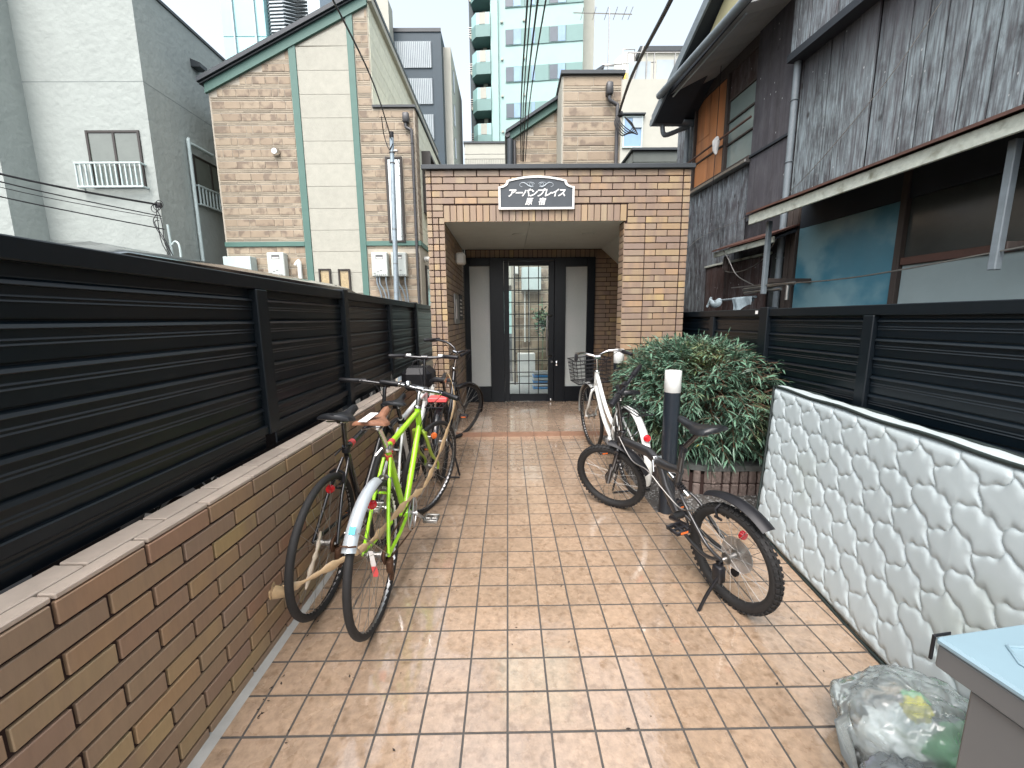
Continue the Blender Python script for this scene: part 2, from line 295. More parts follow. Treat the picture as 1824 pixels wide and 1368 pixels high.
# ---------------------------------------------------------------- mesh builder
V3 = Vector
class MB:
    def __init__(s): s.v = []; s.f = []; s.sm = []
    def add(s, vs, fs, smooth=False):
        o = len(s.v); s.v += [tuple(q) for q in vs]; s.f += [tuple(i+o for i in q) for q in fs]; s.sm += [smooth]*len(fs); return s
    def box(s, x0, x1, y0, y1, z0, z1):
        return s.add([(x0,y0,z0),(x1,y0,z0),(x1,y1,z0),(x0,y1,z0),(x0,y0,z1),(x1,y0,z1),(x1,y1,z1),(x0,y1,z1)],
              [(0,3,2,1),(4,5,6,7),(0,1,5,4),(1,2,6,5),(2,3,7,6),(3,0,4,7)])
    def bbox(s, x0, x1, y0, y1, z0, z1, c=.004):
        """box with chamfered edges"""
        x = (x0,x1); y = (y0,y1); z = (z0,z1); vs = []; ix = {}
        for i in (0,1):
            for j in (0,1):
                for k in (0,1):
                    sx, sy, sz = (c if i==0 else -c), (c if j==0 else -c), (c if k==0 else -c)
                    for a in range(3):
                        q = [x[i]+sx, y[j]+sy, z[k]+sz]; q[a] = (x[i],y[j],z[k])[a]
                        ix[i,j,k,a] = len(vs); vs.append(tuple(q))
        fs = []
        for a in range(3):
            b, d = (a+1)%3, (a+2)%3
            for e in (0,1):
                q = []
                for (p, r_) in ((0,0),(1,0),(1,1),(0,1)):
                    t = [0,0,0]; t[a] = e; t[b] = p; t[d] = r_; q.append(ix[t[0],t[1],t[2],a])
                fs.append(tuple(q if e else q[::-1]))
        for a in range(3):
            b, d = (a+1)%3, (a+2)%3
            for p in (0,1):
                for r_ in (0,1):
                    t0 = [0,0,0]; t0[b] = p; t0[d] = r_; t1 = list(t0); t1[a] = 1
                    q = [ix[(*t0,b)], ix[(*t1,b)], ix[(*t1,d)], ix[(*t0,d)]]
                    fs.append(tuple(q if (p == r_) else q[::-1]))
        for i in (0,1):
            for j in (0,1):
                for k in (0,1):
                    q = [ix[i,j,k,0], ix[i,j,k,1], ix[i,j,k,2]]
                    fs.append(tuple(q if (i+j+k)%2 else q[::-1]))
        return s.add(vs, fs)
    def cyl(s, p0, p1, r0, r1=None, n=10, cap=True, smooth=True):
        r1 = r0 if r1 is None else r1
        return s.tube([p0, p1], [r0, r1], n, cap, smooth)
    def tube(s, pts, r, n=8, cap=True, smooth=True, closed=False, flat=None):
        """swept tube through pts; r number or list; flat=(a,b) for an elliptic section"""
        P = [V3(q) for q in pts]; m = len(P)
        rs = r if isinstance(r, (list, tuple)) else [r]*m
        tang = []
        for i in range(m):
            if closed: t = P[(i+1)%m]-P[i-1]
            elif i == 0: t = P[1]-P[0]
            elif i == m-1: t = P[-1]-P[-2]
            else: t = (P[i+1]-P[i]).normalized()+(P[i]-P[i-1]).normalized()
            tang.append(t.normalized() if t.length > 1e-9 else V3((0,0,1)))
        t0 = tang[0]; ref = V3((0,0,1)) if abs(t0.z) < .9 else V3((1,0,0))
        u = (ref - t0*ref.dot(t0)).normalized(); vs = []
        for i in range(m):
            t = tang[i]; u = (u - t*u.dot(t)); u = u.normalized() if u.length > 1e-6 else t.orthogonal().normalized()
            w = t.cross(u)
            for k in range(n):
                a = 2*math.pi*k/n; ca, sa = math.cos(a)*rs[i], math.sin(a)*rs[i]
                if flat: ca *= flat[0]; sa *= flat[1]
                vs.append(P[i]+u*ca+w*sa)
        fs = []
        for i in range(m if closed else m-1):
            j = (i+1)%m
            for k in range(n):
                l = (k+1)%n; fs.append((i*n+k, i*n+l, j*n+l, j*n+k))
        s.add(vs, fs, smooth)
        if cap and not closed:
            o = len(s.v)-len(vs)
            s.f += [tuple(o+k for k in range(n))[::-1], tuple(o+(m-1)*n+k for k in range(n))]; s.sm += [False, False]
        return s
    def ring(s, c, R0, r, ax='y', n=48, k=8, a0=0, a1=2*math.pi, flat=None):
        c = V3(c); full = abs(a1-a0-2*math.pi) < 1e-6; m = n if full else n+1; pts = []
        for i in range(m):
            a = a0+(a1-a0)*i/n
            d = {'y':(math.cos(a),0,math.sin(a)),'z':(math.cos(a),math.sin(a),0),'x':(0,math.cos(a),math.sin(a))}[ax]
            pts.append(c+V3(d)*R0)
        return s.tube(pts, r, k, not full, True, full, flat)
    def lathe(s, prof, c=(0,0,0), ax='z', n=24):
        """prof: list of (radius, height)"""
        c = V3(c); vs = []
        for (r_, h_) in prof:
            for k in range(n):
                a = 2*math.pi*k/n; q = (r_*math.cos(a), r_*math.sin(a), h_)
                if ax == 'y': q = (q[0], h_, q[1])
                if ax == 'x': q = (h_, q[0], q[1])
                vs.append(c+V3(q))
        fs = []
        for i in range(len(prof)-1):
            for k in range(n):
                l = (k+1)%n; f = (i*n+k, i*n+l, (i+1)*n+l, (i+1)*n+k); fs.append(f if ax != 'y' else f[::-1])
        s.add(vs, fs, True); return s
    def prism(s, poly, a0, a1, plane='xz'):
        """extrude polygon (2D list) along the remaining axis from a0 to a1"""
        n = len(poly)
        def mk(p, q): return {'xz':(p[0],q,p[1]),'xy':(p[0],p[1],q),'yz':(q,p[0],p[1])}[plane]
        vs = [mk(p,a0) for p in poly]+[mk(p,a1) for p in poly]
        fs = [tuple(range(n)), tuple(range(n,2*n))[::-1]]+[(i,i+n,(i+1)%n+n,(i+1)%n) for i in range(n)]
        return s.add(vs, fs)
    def mesh(s, name, m=None, fixn=True):
        me = bpy.data.meshes.new(name); me.from_pydata(s.v, [], s.f)
        me.polygons.foreach_set('use_smooth', s.sm)
        if m: me.materials.append(m)
        if fixn:
            b = bmesh.new(); b.from_mesh(me); bmesh.ops.recalc_face_normals(b, faces=b.faces); b.to_mesh(me); b.free()
        if any(s.sm): me.set_sharp_from_angle(angle=R(50))
        me.update(); return me
    def build(s, name, m, parent=None, fixn=True, **kw): return put(name, s.mesh(name, m, fixn), parent, **kw)
def put(name, me, parent=None, loc=None, rot=None, mtx=None, kind=None):
    o = bpy.data.objects.new(name, me); COL.objects.link(o)
    if parent is not None: o.parent = parent
    if mtx is not None: o.matrix_basis = mtx
    if loc is not None: o.location = loc
    if rot is not None: o.rotation_euler = rot
    if kind: o['kind'] = kind
    return o
def thing(name, label, cat, loc=(0,0,0), rotz=0, group=None, mtx=None):
    o = bpy.data.objects.new(name, None); COL.objects.link(o); o.empty_display_size = .1
    if mtx is not None: o.matrix_basis = mtx
    else: o.location = loc; o.rotation_euler = (0,0,rotz)
    return tag(o, label, cat, group)
def tag(o, label, cat, group=None):
    o['label'] = label; o['category'] = cat
    if group: o['group'] = group
    return o
def struct(o, label=None):
    o['kind'] = 'structure'
    if label: o['label'] = label
    return o
# ================================================================ SETTING
ALPHA = math.atan(SLOPE)
b = MB(); b.add([(-400,-400,-.03),(400,-400,-.03),(400,400,-.03),(-400,400,-.03)], [(0,1,2,3)])
struct(b.build('ground', M_asphalt), 'grey asphalt ground beyond the entrance yard')
_cache = {}
def cached(key, fn):
    if key not in _cache: _cache[key] = fn()
    return _cache[key]
# ---- sloping tiled floor: a grout sheet with 0.15 m tiles laid on it
X0T, Y0T, TP = -0.0152, 0.0304+1.1463, 0.15
b = MB(); b.add([(-1.12,-1.2,gz(-1.2)-.0016),(2.4,-1.2,gz(-1.2)-.0016),(2.4,4.49,gz(4.49)-.0016),(-1.12,4.49,gz(4.49)-.0016)], [(0,1,2,3)])
floor = struct(b.build('paved_floor', M_grout), 'beige square tiled floor, wet and shiny, leading to the gate')
tile_me = MB().box(-.0710,.0710,-.0705,.0705,-.012,0).mesh('tile', M_tile)
spots = []
for r_ in range(-9, 22):
    for k in range(-8, 15):
        x = X0T+(k+.5)*TP; y = Y0T+(r_+.5)*TP
        if x < -1.13 or x > 2.3: continue
        if k >= 7 and r_ >= 10: continue
        vis = (y > .9 and abs(x) < 1.35*y*.95 and not (x < -1.0)) and not (x > 1.75)
        spots.append((0 if vis else 1, math.hypot(x, y), x, y))
spots.sort()
far = MB()
for i, (_, d, x, y) in enumerate(spots):
    tilt = (ALPHA+rng.normal(0,.0018), rng.normal(0,.0018), 0)
    if i < 300: put('tile', tile_me, floor, (x, y, gz(y)+rng.normal(0,.0002)), tilt)
    else:
        far.box(x-.0710,x+.0710,y-.0705,y+.0705,gz(y)-.012,gz(y))
o = far.build('tile_field', M_tile, floor); o['kind'] = 'stuff'
# mortar fillet where the left wall meets the floor
b = MB(); b.add([(-1.05,.2,gz(.2)+.004),(-.998,.2,gz(.2)+.0006),(-.945,4.4,gz(4.4)+.0006),(-.995,4.4,gz(4.4)+.004)], [(0,1,2,3)])
b.build('edge_joint', M_concrete, floor)
# ---- porch floor one low step up
PZ = .143
b = MB(); b.box(-.66,1.62,4.48,6.30,.02,PZ-.002)
porch = struct(b.build('porch_floor', M_grout), 'wet brown tiled porch floor one low step up, in front of the door')
pt = cached('pt', lambda: MB().box(-.1475,.1475,-.1475,.1475,-.02,0).mesh('tile', M_porch))
for i in range(7):
    for j in range(6):
        x = -.465+i*.30; y = 4.476+.1525+j*.30
        put('tile', pt, porch, (x, y, PZ), (rng.normal(0,.0015), rng.normal(0,.0015), 0))
nose = cached('nose', lambda: MB().box(-.1475,.1475,-.011,.011,-.05,.0).mesh('step_tile', M_nose))
for i in range(7): put('step_tile', nose, porch, (-.465+i*.30, 4.472, PZ+.001))
# ---- courtyard behind the door
b = MB(); b.box(-3.2,4,6.30,8.4,.02,.12); struct(b.build('courtyard_floor', M_concrete), 'grey concrete floor seen through the glass door')
# ================================================================ BRICKWORK
CH, CL = .0667, .235                      # course height, brick pitch
def brick_me(l, h, t, m, c=.0035, name='brick'):
    return cached((round(l,3), round(h,3), t, m.name, name), lambda: MB().bbox(-l/2,l/2,-t,0,-h/2,h/2,c).mesh(name, m))
# ---- left garden wall: face along a line that closes in slightly on the path
WS = .02
wall = thing('brick_wall', 'low brown brick wall with pale cap tiles beside the leaning bicycles', 'brick wall', (-1.034,.70,0), math.atan2(1,WS)-math.pi/2)
# local frame: y along the wall, x outward to the path
WT, WL = .81, 4.1
b = MB(); b.box(-.125,-.010,-.9,WL,-.02,WT-.012); b.build('mortar_core', M_mortar, wall)
for c in range(12):
    z = WT-.014-CH/2-c*CH
    y = -.85+(CL/2 if c%2 else 0)+.05
    while y < WL:
        l = min(CL-.0105, WL-y)
        if l > .03: put('brick', brick_me(l, CH-.0095, .016, M_wallbrick, .002), wall, (rng.normal(0,.0007), y+l/2, z), (0,0,R(-90)))
        y += CL
capb = cached('cap1', lambda: MB().bbox(-.0375,.0375,-(CL-.008)/2,(CL-.008)/2,-.015,0,.003).mesh('cap_tile', M_cap))
capf = cached('cap2', lambda: MB().bbox(-.022,.022,-(CL-.008)/2,(CL-.008)/2,-.015,0,.003).mesh('edge_tile', M_cap))
for i in range(20):
    y = -.8+i*CL
    if y > WL-.1: break
    put('cap_tile', capb, wall, (-.089, y, WT), (rng.normal(0,.002),rng.normal(0,.003),0))
    put('edge_tile', capf, wall, (-.0245, y+CL*.5, WT-.0008), (rng.normal(0,.002),rng.normal(0,.003),0))
# ================================================================ GATEHOUSE
F, DY = 4.476, 6.22
GL, GR, OL, OR, GT, OT = -.833, 1.918, -.652, 1.240, 2.930, 2.422
gate = thing('gatehouse', 'brown brick entrance gatehouse with an arched name plate over a recessed porch', 'gatehouse', (0,0,0))
b = MB(); f0 = F+.010
b.box(GL+.008,OL-.008,f0,DY+.3,.0,GT)            # left wing
b.box(OL-.008,OR+.008,f0,F+.22,OT+.008,GT)       # lintel
b.box(OR+.008,GR-.008,f0,F+.205,.0,GT)           # right pier
b.box(1.66,GR-.008,F+.206,DY+.3,.0,GT-.01)      # right wing
b.box(-.62,1.655,DY+.02,DY+.14,2.30,2.50)        # wall above the door frame
b.box(1.31,1.655,DY+.02,DY+.14,.12,2.298)         # wall right of the door frame
b.build('mortar_core', M_mortar, gate)
b = MB(); b.box(OL-.006,1.658,F+.222,DY+.4,2.51,2.56); b.build('roof_slab', M_concrete, gate)
b = MB(); b.box(OL-.005,.245,F+.012,DY+.015,OT+.004,2.505); b.box(.249,1.655,F+.222,DY+.015,OT+.004,2.505); b.box(.249,OR,F+.012,F+.2215,OT+.004,2.505)
b.add([(1.40,F+.23,2.424),(1.655,F+.23,2.20),(1.655,F+.23,2.424),(1.40,DY+.015,2.424),(1.655,DY+.015,2.20),(1.655,DY+.015,2.424)],[(0,1,4,3),(0,2,1),(3,4,5)])
b.build('ceiling', M_ceiling, gate)
for x in (.14,.985):
    b = MB(); b.lathe([(.0,-.012),(.055,-.012),(.075,-.008),(.078,0)], (x,5.15,OT+.004), n=20); b.build('ceiling_light', M_ceiling, gate)
b = MB(); b.bbox(GL-.035,GR+.03,F-.035,DY+.35,GT,GT+.045,.004); b.build('coping', M_capmetal, gate)
J = .0085
def fbrick(x0, x1, z0, z1, name='brick', m=None):
    l, h = x1-x0, z1-z0
    if l < .012: return
    put(name, brick_me(l, h, .014, m or M_brick, .003, name), gate, ((x0+x1)/2, F+rng.normal(0,.0006), (z0+z1)/2), (0,0,0) )
# brick meshes have their face at y=0 pointing +y: use a version facing -y
def brick_me(l, h, t, m, c=.0035, name='brick'):
    return cached((round(l,3), round(h,3), t, m.name, name, 'n'), lambda: MB().bbox(-l/2,l/2,0,t,-h/2,h/2,c).mesh(name, m))
for c in range(5):                                   # five courses over the lintel
    z1 = GT-.003-c*CH; z0 = z1-CH+J
    fbrick(GL, GL+.052, z0, z1, 'header_brick')
    x = GL+.062; first = True
    off = 0 if c%2 == 0 else CL/2
    xr = GR-.075
    while x < xr-.01:
        l = (CL-J) if not (first and off) else CL/2-J
        x1 = min(x+l, xr-J)
        if xr-J-x1 < .07: x1 = xr-J
        fbrick(x, x1, z0, z1); x = x1+J; first = False
    fbrick(GR-.072, GR, z0, z1, 'header_brick')
ZS = GT-.003-5*CH                                    # top of soldier course
n = 28; w = (OR+.025-(OL-.003))/n
for i in range(n): fbrick(OL-.003+i*w, OL-.003+(i+1)*w-J*.8, OT, ZS-J, 'soldier_brick')
c = 0; z1 = ZS-J*.0
while z1 > .16:
    z0 = z1-CH+J
    # left pier: two courses of stretcher beside the soldiers, then three headers
    fbrick(GL, GL+.052, z0, z1, 'header_brick')
    if c < 2: fbrick(GL+.0615, OL-.012, z0, z1)
    else:
        fbrick(GL+.0615, GL+.1165, z0, z1, 'header_brick'); fbrick(GL+.1255, OL, z0, z1, 'header_brick')
    # right pier
    xa = OR+.034 if z1 > OT+.03 else OR
    xq = OR+.228; xr = GR-.075
    if z1 <= OT+.03:
        fbrick(OR, xq-J, z0, z1); x = xq
        x1 = x+(CL/2-J if c%2 else CL-J)
    else:
        x = xa; x1 = x+(.065 if c%2 else .185)
    while x < xr-.012:
        x1 = min(x1, xr-J)
        if xr-J-x1 < .07: x1 = xr-J
        fbrick(x, x1, z0, z1); x = x1+J; x1 = x+CL-J
    fbrick(GR-.072, GR, z0, z1, 'header_brick')
    z1 -= CH; c += 1
# jambs and inner walls: individually set bricks where they show, laid on the reveal
inner = []
def ibrick(loc, rot, l, h, nm): put(nm, brick_me(l, h, .014, M_brick, .003, nm), gate, loc, rot)
z1 = OT-.006; c = 0
while z1 > .18:
    h = CH-J; zc = z1-h/2
    y = F+.016
    ibrick((OR, F+.108, zc), (0,0,R(90)*-1), .178, h, 'jamb_brick')                    # right jamb, faces -x
    off = CL/2 if c%2 else 0
    y = F+.012-off
    while y < DY-.02:
        ya, yb = max(y, F+.015), min(y+CL-J, DY-.01)
        if yb-ya > .03: ibrick((OL, (ya+yb)/2, zc), (0,0,R(90)), yb-ya, h, 'side_brick')    # left inner wall, faces +x
        y += CL
    x = 1.315+(0 if c%2 else -.06)
    while x < 1.655:
        xa, xb = max(x,1.315), min(x+CL-J,1.652)
        if xb-xa > .03: ibrick(((xa+xb)/2, DY+.012, zc), (0,0,0), xb-xa, h, 'back_brick')
        x += CL
    z1 -= CH; c += 1
for i in range(32):
    xa = -.60+i*.0705
    if xa > 1.6: break
    ibrick((xa+.03, DY+.012, 2.365), (0,0,0), .0625, .105, 'lintel_brick')
# ---- entrance door (moves on its own frame)
door = thing('entrance_door', 'black framed glass entrance door with frosted side panels inside the brick porch', 'door', (0,DY,0))
fz0, fz1 = PZ, 2.30
b = MB()
xs = [(-.635,-.560),(-.262,.022-.075),(.70,.868),(1.190,1.305)]
for (a,c_) in xs: b.bbox(a,c_,-.05,.04,fz0,fz1,.004)
b.bbox(-.5595,-.2625,-.045,.035,2.185,fz1-.001,.003); b.bbox(-.5595,-.2625,-.045,.035,fz0+.001,.385,.003)
b.bbox(.8685,1.1895,-.045,.035,2.17,fz1-.001,.003); b.bbox(.8685,1.1895,-.045,.035,fz0+.001,.375,.003)
b.bbox(-.0525,.6995,-.045,.035,2.255,fz1-.001,.003); b.build('door_frame', M_doorblk, door)
for (a,c_,z0,z1) in ((-.560,-.262,.385,2.185),(.868,1.190,.375,2.17)):
    b = MB(); b.box(a+.0005,c_-.0005,-.004,.006,z0+.0005,z1-.0005); b.build('frosted_panel', M_frost, door)
b = MB()
b.bbox(-.0515,.0235,-.03,.02,fz0+.006,2.252,.004); b.bbox(.612,.6985,-.03,.02,fz0+.006,2.252,.004)
b.bbox(.024,.6115,-.03,.02,2.188,2.251,.004); b.bbox(.024,.6115,-.03,.02,fz0+.007,.262,.004)
leaf = b.build('door_leaf', M_doorblk, door)
b = MB(); b.box(.0245,.611,-.006,-.001,.2625,2.1875); b.build('glass_pane', M_clear, leaf)
for i in range(1,4):
    x = .024+i*.147; MB().box(x-.006,x+.006,-.018,.012,.2622,2.1878).build('glazing_bar', M_doorblk, leaf)
for i in range(1,11):
    z = 2.188-i*.1765; MB().box(.0242,.6112,-.0165,.0105,z-.006,z+.006).build('glazing_bar', M_doorblk, leaf)
b = MB(); b.tube([(.665,-.03,1.455),(.60,-.085,1.455),(.585,-.09,1.43),(.585,-.09,.875),(.60,-.085,.85),(.665,-.03,.85)], .014, 10)
b.build('pull_handle', M_steeldull, leaf)
b = MB(); b.lathe([(0,-.045),(.016,-.045),(.02,-.03),(.02,0)], (.668,0,.76), 'y', 14); b.bbox(.725,.755,-.065,-.049,.70,.775,.003); b.build('lock', M_chrome, leaf)
b = MB(); b.lathe([(0,-.042),(.016,-.038),(.018,-.02)], (.655,-.01,.155+.02), 'y', 12); b.build('door_stop', M_chrome, leaf)
# things fixed to the porch wall
o = MB().bbox(-.645,-.53,5.25,5.42,2.10,2.24,.02).build('porch_lamp', M_whiteplas); tag(o, 'small cream box lamp on the left wall of the porch', 'lamp')
t = thing('intercom_panel', 'silver intercom panel with a dark notice beside it on the porch wall', 'intercom', (0,0,0))
MB().bbox(-.648,-.632,5.00,5.42,1.36,1.72,.003).build('face_plate', M_steeldull, t)
MB().bbox(-.6315,-.628,5.06,5.16,1.42,1.66,.001).build('keypad', M_whitetag, t)
MB().bbox(-.648,-.636,5.50,5.86,1.40,1.74,.002).build('notice', M_blkplas, t)
for i in range(5): MB().box(-.6358,-.6350,5.54,5.80-.04*(i%2),1.46+i*.05,1.48+i*.05).build('notice_line', M_whitetag, t)
# ---- arched name plate
sg = thing('name_plate', 'slate grey arched name plate with white rim and Japanese lettering on the gatehouse', 'sign', (.311,F-.002,0))
SWd, z0, z1, zt = .392, 2.535, 2.758, 2.862
def plate(inset):
    w = SWd-inset; pts = [(-w, z0+inset), (w, z0+inset), (w, z1-inset*.6)]
    ex, ez = w-.012, z1-inset*.6
    # concave shoulder then shallow arch
    for i in range(1,7):
        a = i/6; pts.append((w-.085*math.sin(a*math.pi/2), z1-inset*.6+(.060)*(1-math.cos(a*math.pi/2))))
    xe, ze = pts[-1]
    for i in range(1,20):
        tt = 1-2*i/19; xx = xe*tt; pts.append((xx, ze+(zt-inset-ze)*(1-tt*tt)))
    for i in range(5,-1,-1):
        a = i/6; pts.append((-(w-.085*math.sin(a*math.pi/2)), z1-inset*.6+(.060)*(1-math.cos(a*math.pi/2))))
    return pts
MB().prism(plate(.022), -.022, -.001).build('sign_face', M_signbg, sg)
P_ = [(x,-.020,z) for x,z in plate(.010)]
b = MB()
po, pi_ = plate(0), plate(.020)
nn = len(po)
vs = [(x,-.032,z) for x,z in po]+[(x,-.032,z) for x,z in pi_]+[(x,-.002,z) for x,z in po]+[(x,-.021,z) for x,z in pi_]
fs = []
for i in range(nn):
    j = (i+1)%nn; fs += [(i,j,nn+j,nn+i),(2*nn+i,2*nn+j,j,i),(nn+i,nn+j,3*nn+j,3*nn+i)]
b.add(vs, fs); b.build('sign_rim', M_signw, sg)
def text_me(txt, size, shear=0, off=0, ext=.002):
    cu = bpy.data.curves.new('txt', 'FONT'); cu.body = txt; cu.size = size; cu.shear = shear; cu.offset = off; cu.extrude = ext
    cu.align_x = 'CENTER'; cu.align_y = 'CENTER'; cu.resolution_u = 3
    ob = bpy.data.objects.new('txt', cu); COL.objects.link(ob)
    dg = bpy.context.evaluated_depsgraph_get(); me = bpy.data.meshes.new_from_object(ob.evaluated_get(dg))
    bpy.data.objects.remove(ob); bpy.data.curves.remove(cu); return me
def letters(txt, size, xc, zc, y, pitch, parent, name='letter', m=None, shear=.25, off=.0012, wscale=1):
    for i, ch in enumerate(txt):
        if ch == ' ': continue
        me = text_me(ch, size, shear, off); me.materials.clear(); me.materials.append(m or M_signw)
        # centre the glyph mesh on its advance box
        o = put(name, me, parent, (xc+(i-(len(txt)-1)/2)*pitch, y, zc), (R(90),0,0)); o.scale = (wscale,1,1)
letters('アーバンプレイス', .086, .0, 2.692, -.0235, .0742, sg, off=.0026)
letters('原宿', .076, -.014, 2.609, -.0235, .134, sg, off=.0014)
def swirl(sx):
    b = MB(); c = [(.012,2.785)]
    def P3(x,z): return (sx*x,-.0235,z)
    sp = [P3(.05+.030*(1-t*.75)*math.cos(math.pi*.9-t*3.6*math.pi*.75), 2.778+.024*(1-t*.75)*math.sin(math.pi*.9-t*3.6*math.pi*.75)) for t in np.linspace(0,1,26)]
    b.tube(sp, [.0022]*26, 6)
    cu = [(.03,2.757),(.06,2.756),(.085,2.768),(.105,2.785),(.13,2.798),(.155,2.796),(.172,2.784),(.172,2.768),(.160,2.758),(.148,2.758)]
    b.tube([P3(*q) for q in cu], [.0025,.005,.006,.005,.0045,.003,.0025,.002,.002,.003], 6)
    cu = [(.035,2.796),(.06,2.802),(.085,2.798),(.10,2.790)]
    b.tube([P3(*q) for q in cu], .002, 6); return b
for s_ in (-1,1): swirl(s_).build('scroll_ornament', M_silver, sg)
# ================================================================ FENCES
def slat_me(l):
    """one louvre slat, l long along +y, front face towards +x, pitch .105"""
    def mk():
        prof = [(-.002,-.0515),(.0055,-.0515),(.0065,-.050),(.0065,-.013),(.0098,-.0125),(.0100,-.0115),(.0065,-.0065),(.0065,-.0005),(.0098,.000),(.0100,.001),(.0065,.006),(.0065,.027),(.0160,.0285),(.0165,.0305),(.0105,.0400),(-.001,.0475),(-.002,.0515)]
        return MB().prism([(x,z) for x,z in prof], 0, l).mesh('slat', M_slat)
    return cached(('slat', round(l,3)), mk)
def slat_fence(name, label, x, side, stations, zs, ztop, zbot, zpost, mtx_rot=0):
    """stations: (y, half width, is_post). side=+1: front faces +x"""
    t = thing(name, label, 'fence', (x,0,0), 0)
    ya, yb = stations[0][0], stations[-1][0]
    sx = side
    def bx(x0,x1,*a): return MB().bbox(min(x0*sx,x1*sx), max(x0*sx,x1*sx), *a)
    bx(-.02,.030,ya,yb,ztop-.058,ztop,.004).build('top_rail', M_black, t)
    bx(-.02,.026,ya,yb,zbot,zbot+.04,.004).build('bottom_rail', M_black, t)
    for (y,hw,post) in stations:
        if post: bx(-.03,.042,y-hw,y+hw,zpost,ztop+.012,.004).build('post', M_black, t)
        else: bx(-.018,.034,y-hw,y+hw,zbot-.005,ztop-.0585,.004).build('stile', M_black, t)
    bx(-.014,-.006,ya+.01,yb-.01,zbot+.02,ztop-.02,.001).build('backing_sheet', M_black, t)
    for i in range(len(stations)-1):
        y0 = stations[i][0]+stations[i][1]+.004; y1 = stations[i+1][0]-stations[i+1][1]-.004
        for z in zs:
            o = put('slat', slat_me(y1-y0), t, (0, y0, z))
            if sx < 0: o.rotation_euler = (0,0,math.pi); o.location = (0, y1, z)
            o.location.x += rng.normal(0,.0006)
    return t
zs = [1.519-i*.105 for i in range(7)]
zsl = [z-.040 for z in zs]
slat_fence('slat_fence', 'tall black slatted metal fence above the low brick wall on the left', -1.20, 1,
           [(-.9,.035,True),(.81,.045,False),(1.985,.045,False),(2.99,.04,True),(4.14,.04,False),(5.3,.04,True),(6.9,.04,True)], zsl, 1.622, .872, .70)
slat_fence('slat_fence', 'black slatted metal fence behind the mattress and shrub on the right', 2.05, -1,
           [(-.6,.04,True),(1.2,.04,False),(2.28,.035,False),(3.215,.05,True),(4.045,.04,False),(4.95,.04,True)], [1.352-i*.1045 for i in range(10)], 1.475, .30, .0)
o = MB().bbox(2.005,2.0075,3.285,3.318,1.435,1.462,.0005).build('label_sticker', M_whitetag); tag(o, 'tiny white sticker on the right fence rail beside its post', 'sticker')
# gravel strip, planter and bollards on the right
g = MB()
for i in range(5200):
    x = rng.uniform(1.04,2.0); y = rng.uniform(2.69,4.44)
    if x > 1.35 and y > 3.2 and rng.random() < .8: continue
    s_ = rng.uniform(.006,.014); z = gz(y)-.012+rng.uniform(0,.014)
    a = rng.uniform(0,6.28,3); q = Quaternion((0,0,1),a[0]) @ Quaternion((1,0,0),a[1])
    pts = [V3((1,0,0)),V3((-1,0,0)),V3((0,.8,0)),V3((0,-.8,0)),V3((0,0,.6)),V3((0,0,-.6))]
    g.add([tuple(q @ (p*s_) + V3((x,y,z))) for p in pts], [(0,2,4),(2,1,4),(1,3,4),(3,0,4),(2,0,5),(1,2,5),(3,1,5),(0,3,5)])
o = g.build('gravel', M_gravel, fixn=False); o['kind'] = 'stuff'; o['label'] = 'grey gravel strip round the planter'
pl = thing('planter', 'low rounded planter of rough upright bricks under the green shrub', 'planter', (0,0,0))
path = []                                             # front edge then rounded corner then left side
for x in np.linspace(2.02,1.56,8): path.append((x,2.93+.02*(2.02-x)))
for a in np.linspace(0,90,7): path.append((1.56-.30*math.sin(R(a)), 3.24-.30*math.cos(R(a))))
for y in np.linspace(3.30,4.44,9): path.append((1.26,y))
poly = path+[(2.02,4.44)]
MB().prism(poly, .02, .225, 'xy').build('planter_core', M_mortar, pl)
MB().prism([(1.66+(x-1.66)*1.02, 3.7+(y-3.7)*1.02) for x,y in poly], .255, .298, 'xy').build('planter_lip', M_planttop, pl)
MB().prism([(1.66+(x-1.66)*.86, 3.7+(y-3.7)*.86) for x,y in poly], .25, .302, 'xy').build('soil', M_soil, pl)
pbk = cached('pbk', lambda: MB().bbox(-.026,.026,-.018,.012,-.05,.05,.008).mesh('planter_brick', M_planter))
L_ = 0; pp = [V3((x,y,0)) for x,y in path]
for i in range(len(pp)-1):
    d = pp[i+1]-pp[i]; n_ = max(1, round(d.length/.06))
    for k in range(n_):
        q = pp[i]+d*((k+.5)/n_); ang = math.atan2(d.y,d.x)+math.pi
        for zc in (.205,.10): put('planter_brick', pbk, pl, (q.x,q.y,zc), (0,0,ang+rng.normal(0,.05)))
def bollard(x, y, zt, r_, label):
    t = thing('bollard', label, 'bollard', (x,y,gz(y)), 0, 'bollards beside the path')
    h = zt-gz(y)
    MB().lathe([(0,-.03),(r_,-.03),(r_,h-.145)], n=24).build('post', M_capmetal if False else M_bollard, t)
    MB().lathe([(r_*.98,h-.146),(r_*1.02,h-.144),(r_*1.02,h-.004),(r_*.98,h),(0,h)], n=24).build('white_cap', M_white, t)
M_bollard = mat('bollard_paint', (.010,.015,.022), .38, noise=(10,.15), coat=.15)
bollard(1.108, 2.69, 1.063, .053, 'near slate bollard with white cap beside the folding bicycle saddle')
bollard(1.165, 4.25, 1.092, .053, 'far slate bollard with white cap behind the white bicycle handlebar')
